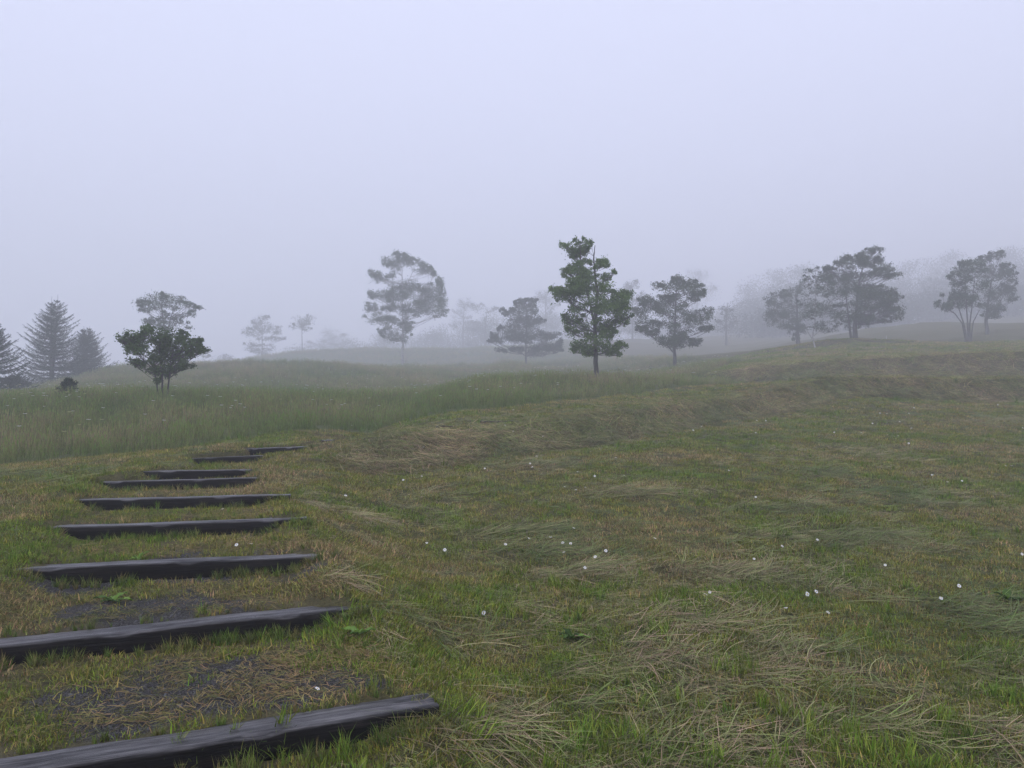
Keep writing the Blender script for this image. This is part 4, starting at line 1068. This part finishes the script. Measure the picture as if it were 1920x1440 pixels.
faint('denser ghostly tree in fog left of the wide low tree', 910, 662, 125, [(907, 604, 20, 10), (910, 625, 24, 12), (922, 580, 13, 6), (905, 645, 26, 9)], [([(910, 664), (910, 620), (912, 585)], 4, 1)], 25)
faint('pale tall tree in fog behind the wide low tree', 1024, 655, 130, [(1022, 551, 17, 8), (1026, 568, 20, 11), (1012, 585, 20, 12), (1032, 600, 22, 12), (1020, 625, 26, 12)], [([(1024, 656), (1024, 600), (1022, 555)], 4, 1)], 26)
faint('pale wide thicket tree behind the thin-stemmed tree', 628, 668, 150, [(620, 630, 25, 9), (645, 640, 20, 9), (605, 648, 25, 8), (640, 655, 35, 7)], [([(628, 670), (627, 650), (625, 632)], 3, 1)], 27)
faint('pale low tree in fog between thin-stemmed tree and pale-trunked tree', 720, 665, 140, [(715, 640, 22, 9), (735, 630, 18, 10), (700, 652, 22, 7)], [([(720, 668), (720, 650), (722, 632)], 3, 1)], 28)
faint('low pale bushy tree in fog left of the round crest tree', 418, 694, 120, [(415, 673, 20, 7), (430, 678, 14, 6), (405, 682, 16, 5)], [([(418, 696), (418, 684), (418, 674)], 3, 1)], 29)

# far wood on the rising slope: one mass in the fog
def woodland():
    rng = np.random.default_rng(5); Cs, Ns, Sz_ = [], [], []; T = Tubes()
    tops = []
    rr_ = random.Random(8)
    def row(pts, d0, d1, n_):
        xs = [p[0] for p in pts]; ys = [p[1] for p in pts]
        for j in range(n_):
            x_ = xs[0] + (xs[-1] - xs[0]) * (j + rr_.uniform(-.3, .3)) / (n_ - 1)
            tops.append((x_, float(np.interp(x_, xs, ys)) + rr_.uniform(-9, 9), rr_.uniform(d0, d1)))
    row(((1370, 575), (1430, 515), (1480, 490), (1540, 515), (1640, 520), (1710, 492), (1770, 488), (1850, 445), (1950, 438), (2040, 425)), 138, 158, 24)
    row(((1400, 575), (1480, 545), (1650, 548), (1760, 530), (1850, 505), (2040, 480)), 112, 124, 16)
    row(((1430, 605), (1560, 585), (1700, 572), (1850, 555), (2040, 530)), 94, 102, 13)
    row(((540, 655), (640, 640), (760, 622), (860, 604), (960, 596), (1060, 592), (1160, 600), (1260, 600), (1380, 592)), 138, 156, 26)
    for i, (px, py, d) in enumerate(tops):
        x, y, zt = at(px, py, d)
        zg = float(height([x], [y])[0]); H = min(max(zt - zg, 5.0), 26)
        W = rng.uniform(5.0, 8.0)
        T.add([(x, y, zg - .3), (x + .2, y, zg + H * .5), (x, y, zg + H * .9)], [.22, .14, .04], 6)
        for _ in range(24):
            t = rng.uniform(.15, 1.0); rr = W * math.sqrt(max(.05, 1 - ((t - .5) / .56) ** 2)) * rng.uniform(.2, 1.0); a = rng.uniform(0, 6.283)
            c = np.array([x + rr * math.cos(a), y + rr * math.sin(a), zg + H * t * .97])
            q = np.clip(rng.normal(0, 1, (160, 3)), -1.4, 1.4) * np.array([1.9, 1.9, 1.4]); Cs.append(c + q); Ns.append(np.tile([0, 0, .5], (160, 1)))
    V, F = leaf_arrays(rng, np.concatenate(Cs), np.concatenate(Ns), .46)
    V2 = np.array([tuple(v) for v in T.V]); n0 = len(V)
    loops = np.concatenate([F.ravel(), np.array([i + n0 for f in T.F for i in f])]); sizes = np.concatenate([np.full(len(F), 3), np.array([len(f) for f in T.F])])
    tint = np.concatenate([np.repeat(rng.uniform(.2, .9, len(V) // 4), 4), np.zeros(len(V2))]).astype(np.float32)
    me = new_mesh('far_woodland', np.concatenate([V, V2]), loops, sizes, leafy('far_foliage', (.045, .06, .03), hue2=(.06, .08, .04)), attrs={'tint': ('FLOAT', tint)})
    link('far_woodland', me, kind='stuff', label='wooded hillside dissolving into fog above the terrace', category='woodland')
woodland()

# ------------------------------------------------------------------ conifers
def conifer(label, px, py, d, top, halfw, seed, leaders=((0, 0),), group=None, name='spruce_tree', dens=1.0):
    rng = np.random.default_rng(seed); r = random.Random(seed)
    x0, y0, z0 = at(px, py, d); zg = float(height([x0], [y0])[0]); k = float(far(d)) / FPX
    e = bpy.data.objects.new(name, None); COL.objects.link(e); e.location = (x0, y0, zg); e['label'] = label; e['category'] = 'conifer'
    if group: e['group'] = group
    T = Tubes(); cen, dirs, lens = [], [], []
    for li, (lx, dz) in enumerate(leaders):
        H = (py - top) * k + (z0 - zg) + dz; W = halfw * k * (1 if li == 0 else .72); ox = lx
        T.add([(0, 0, -.15), (ox * .5, 0, H * .45), (ox, 0, H * .8), (ox + .02, 0, H)], [.02 * H + .02, .013 * H + .01, .02, .008], 7)
        nw = int(22 * dens)
        for wv in range(nw):
            t = (wv + r.uniform(-.3, .3)) / nw; z = H * (.05 + .9 * t)
            ax = ox * min(1, z / (H * .8))
            reach = W * (1 - t) ** .85 * 1.0 + .06
            nb = r.randint(6, 8) if t < .85 else 4
            a0 = r.uniform(0, 6.28)
            for b in range(nb):
                a = a0 + 6.283 * b / nb + r.uniform(-.3, .3); L = reach * r.uniform(.55, 1.25)
                up = .12 + .5 * t
                p0 = Vector((ax, 0, z)); p2 = p0 + Vector((math.cos(a) * L, math.sin(a) * L, L * (up + .12))); p1 = p0 + Vector((math.cos(a) * L * .55, math.sin(a) * L * .55, L * (up - .28)))
                pts = bez(p0, p1, p2, 6); T.add(pts, [.012 * (1 - q / 7.5) + .003 for q in range(7)], 4, False)
                # needles along the bough and its side shoots
                shoots = [(pts, .085)]
                for q in range(1, 6):
                    for sd in (-1, 1):
                        sl = L * .38 * (1 - q / 7.5) * r.uniform(.7, 1.2)
                        dv = (pts[q + 1] - pts[q]).normalized(); sv = Vector((-dv.y, dv.x, 0)) * sd
                        s2 = pts[q] + (dv * .75 + sv * .8 + Vector((0, 0, -.05))) * sl
                        shoots.append(([pts[q], pts[q].lerp(s2, .5) + Vector((0, 0, -.02)), s2], .08))
                for sp, nl in shoots:
                    tot = sum((sp[i + 1] - sp[i]).length for i in range(len(sp) - 1)); m_ = max(4, int(tot / .028))
                    for q in range(m_):
                        u = q / m_ * (len(sp) - 1); i = int(u); p = sp[i].lerp(sp[i + 1], u - i); dv = (sp[i + 1] - sp[i]).normalized()
                        cen.append(p[:]); dirs.append(dv[:]); lens.append(nl)
    C = np.array(cen); D = np.array(dirs); n_ = len(C)
    D2 = D * .6 + rng.normal(0, 1, (n_, 3)) * .62; D2 /= np.linalg.norm(D2, axis=1)[:, None]
    S_ = np.cross(D2, rng.normal(0, 1, (n_, 3))); S_ /= np.linalg.norm(S_, axis=1)[:, None]
    ln = np.array(lens)[:, None] * rng.uniform(.9, 1.9, (n_, 1)); wd = .016
    V = np.stack([C - S_ * wd, C + S_ * wd, C + D2 * ln - np.array([0, 0, .25]) * ln], 1).reshape(-1, 3)
    tint = np.repeat(np.clip(rng.normal(.5, .22, n_), 0, 1), 3).astype(np.float32)
    link('trunk', T.mesh('trunk', M_DARKBARK), e)
    link('crown', new_mesh('crown', V, np.arange(3 * n_), np.full(n_, 3), M_NEEDLE, False, {'tint': ('FLOAT', tint)}), e)
    return e
M_NEEDLE = leafy('spruce_needles', (.022, .042, .02), hue2=(.035, .06, .03), trans=.1)
conifer('largest spruce with twin leaders, middle of the meadow-edge conifers', 96, 728, 42, 551, 82, 41, ((.28, 0), (-.2, -.12)))
conifer('spruce leaning out of a dark thicket, cut by the picture edge', -14, 752, 33, 598, 76, 42, ((0, 0),))
conifer('shorter pale spruce with two spires, beside the dogwood side', 158, 716, 46, 611, 54, 43, ((.33, .05), (-.2, 0)))
conifer('little dark seedling spruce alone in the tall grass', 128, 757, 24, 708, 24, 44, ((0, 0),), name='spruce_seedling', dens=.4)
conifer('young dark spruce filling the low thicket under the big spruces', 28, 758, 34, 705, 48, 45, ((0, 0),), dens=.6)

# ------------------------------------------------------------------ pale stake on the upper terrace
bx_, by_, bz_ = at(1662, 640, 46)
zg = float(height([bx_], [by_])[0])
t = Tubes(); t.add([(0, 0, -.2), (0, 0, .3), (.01, 0, .62), (.01, 0, .64)], [.035, .035, .034, .02], 8)
o = link('marker_stake', t.mesh('marker_stake', M_STAKE), label='thin pale marker stake standing right of the windswept tree', category='stake'); o.location = (bx_, by_, zg)
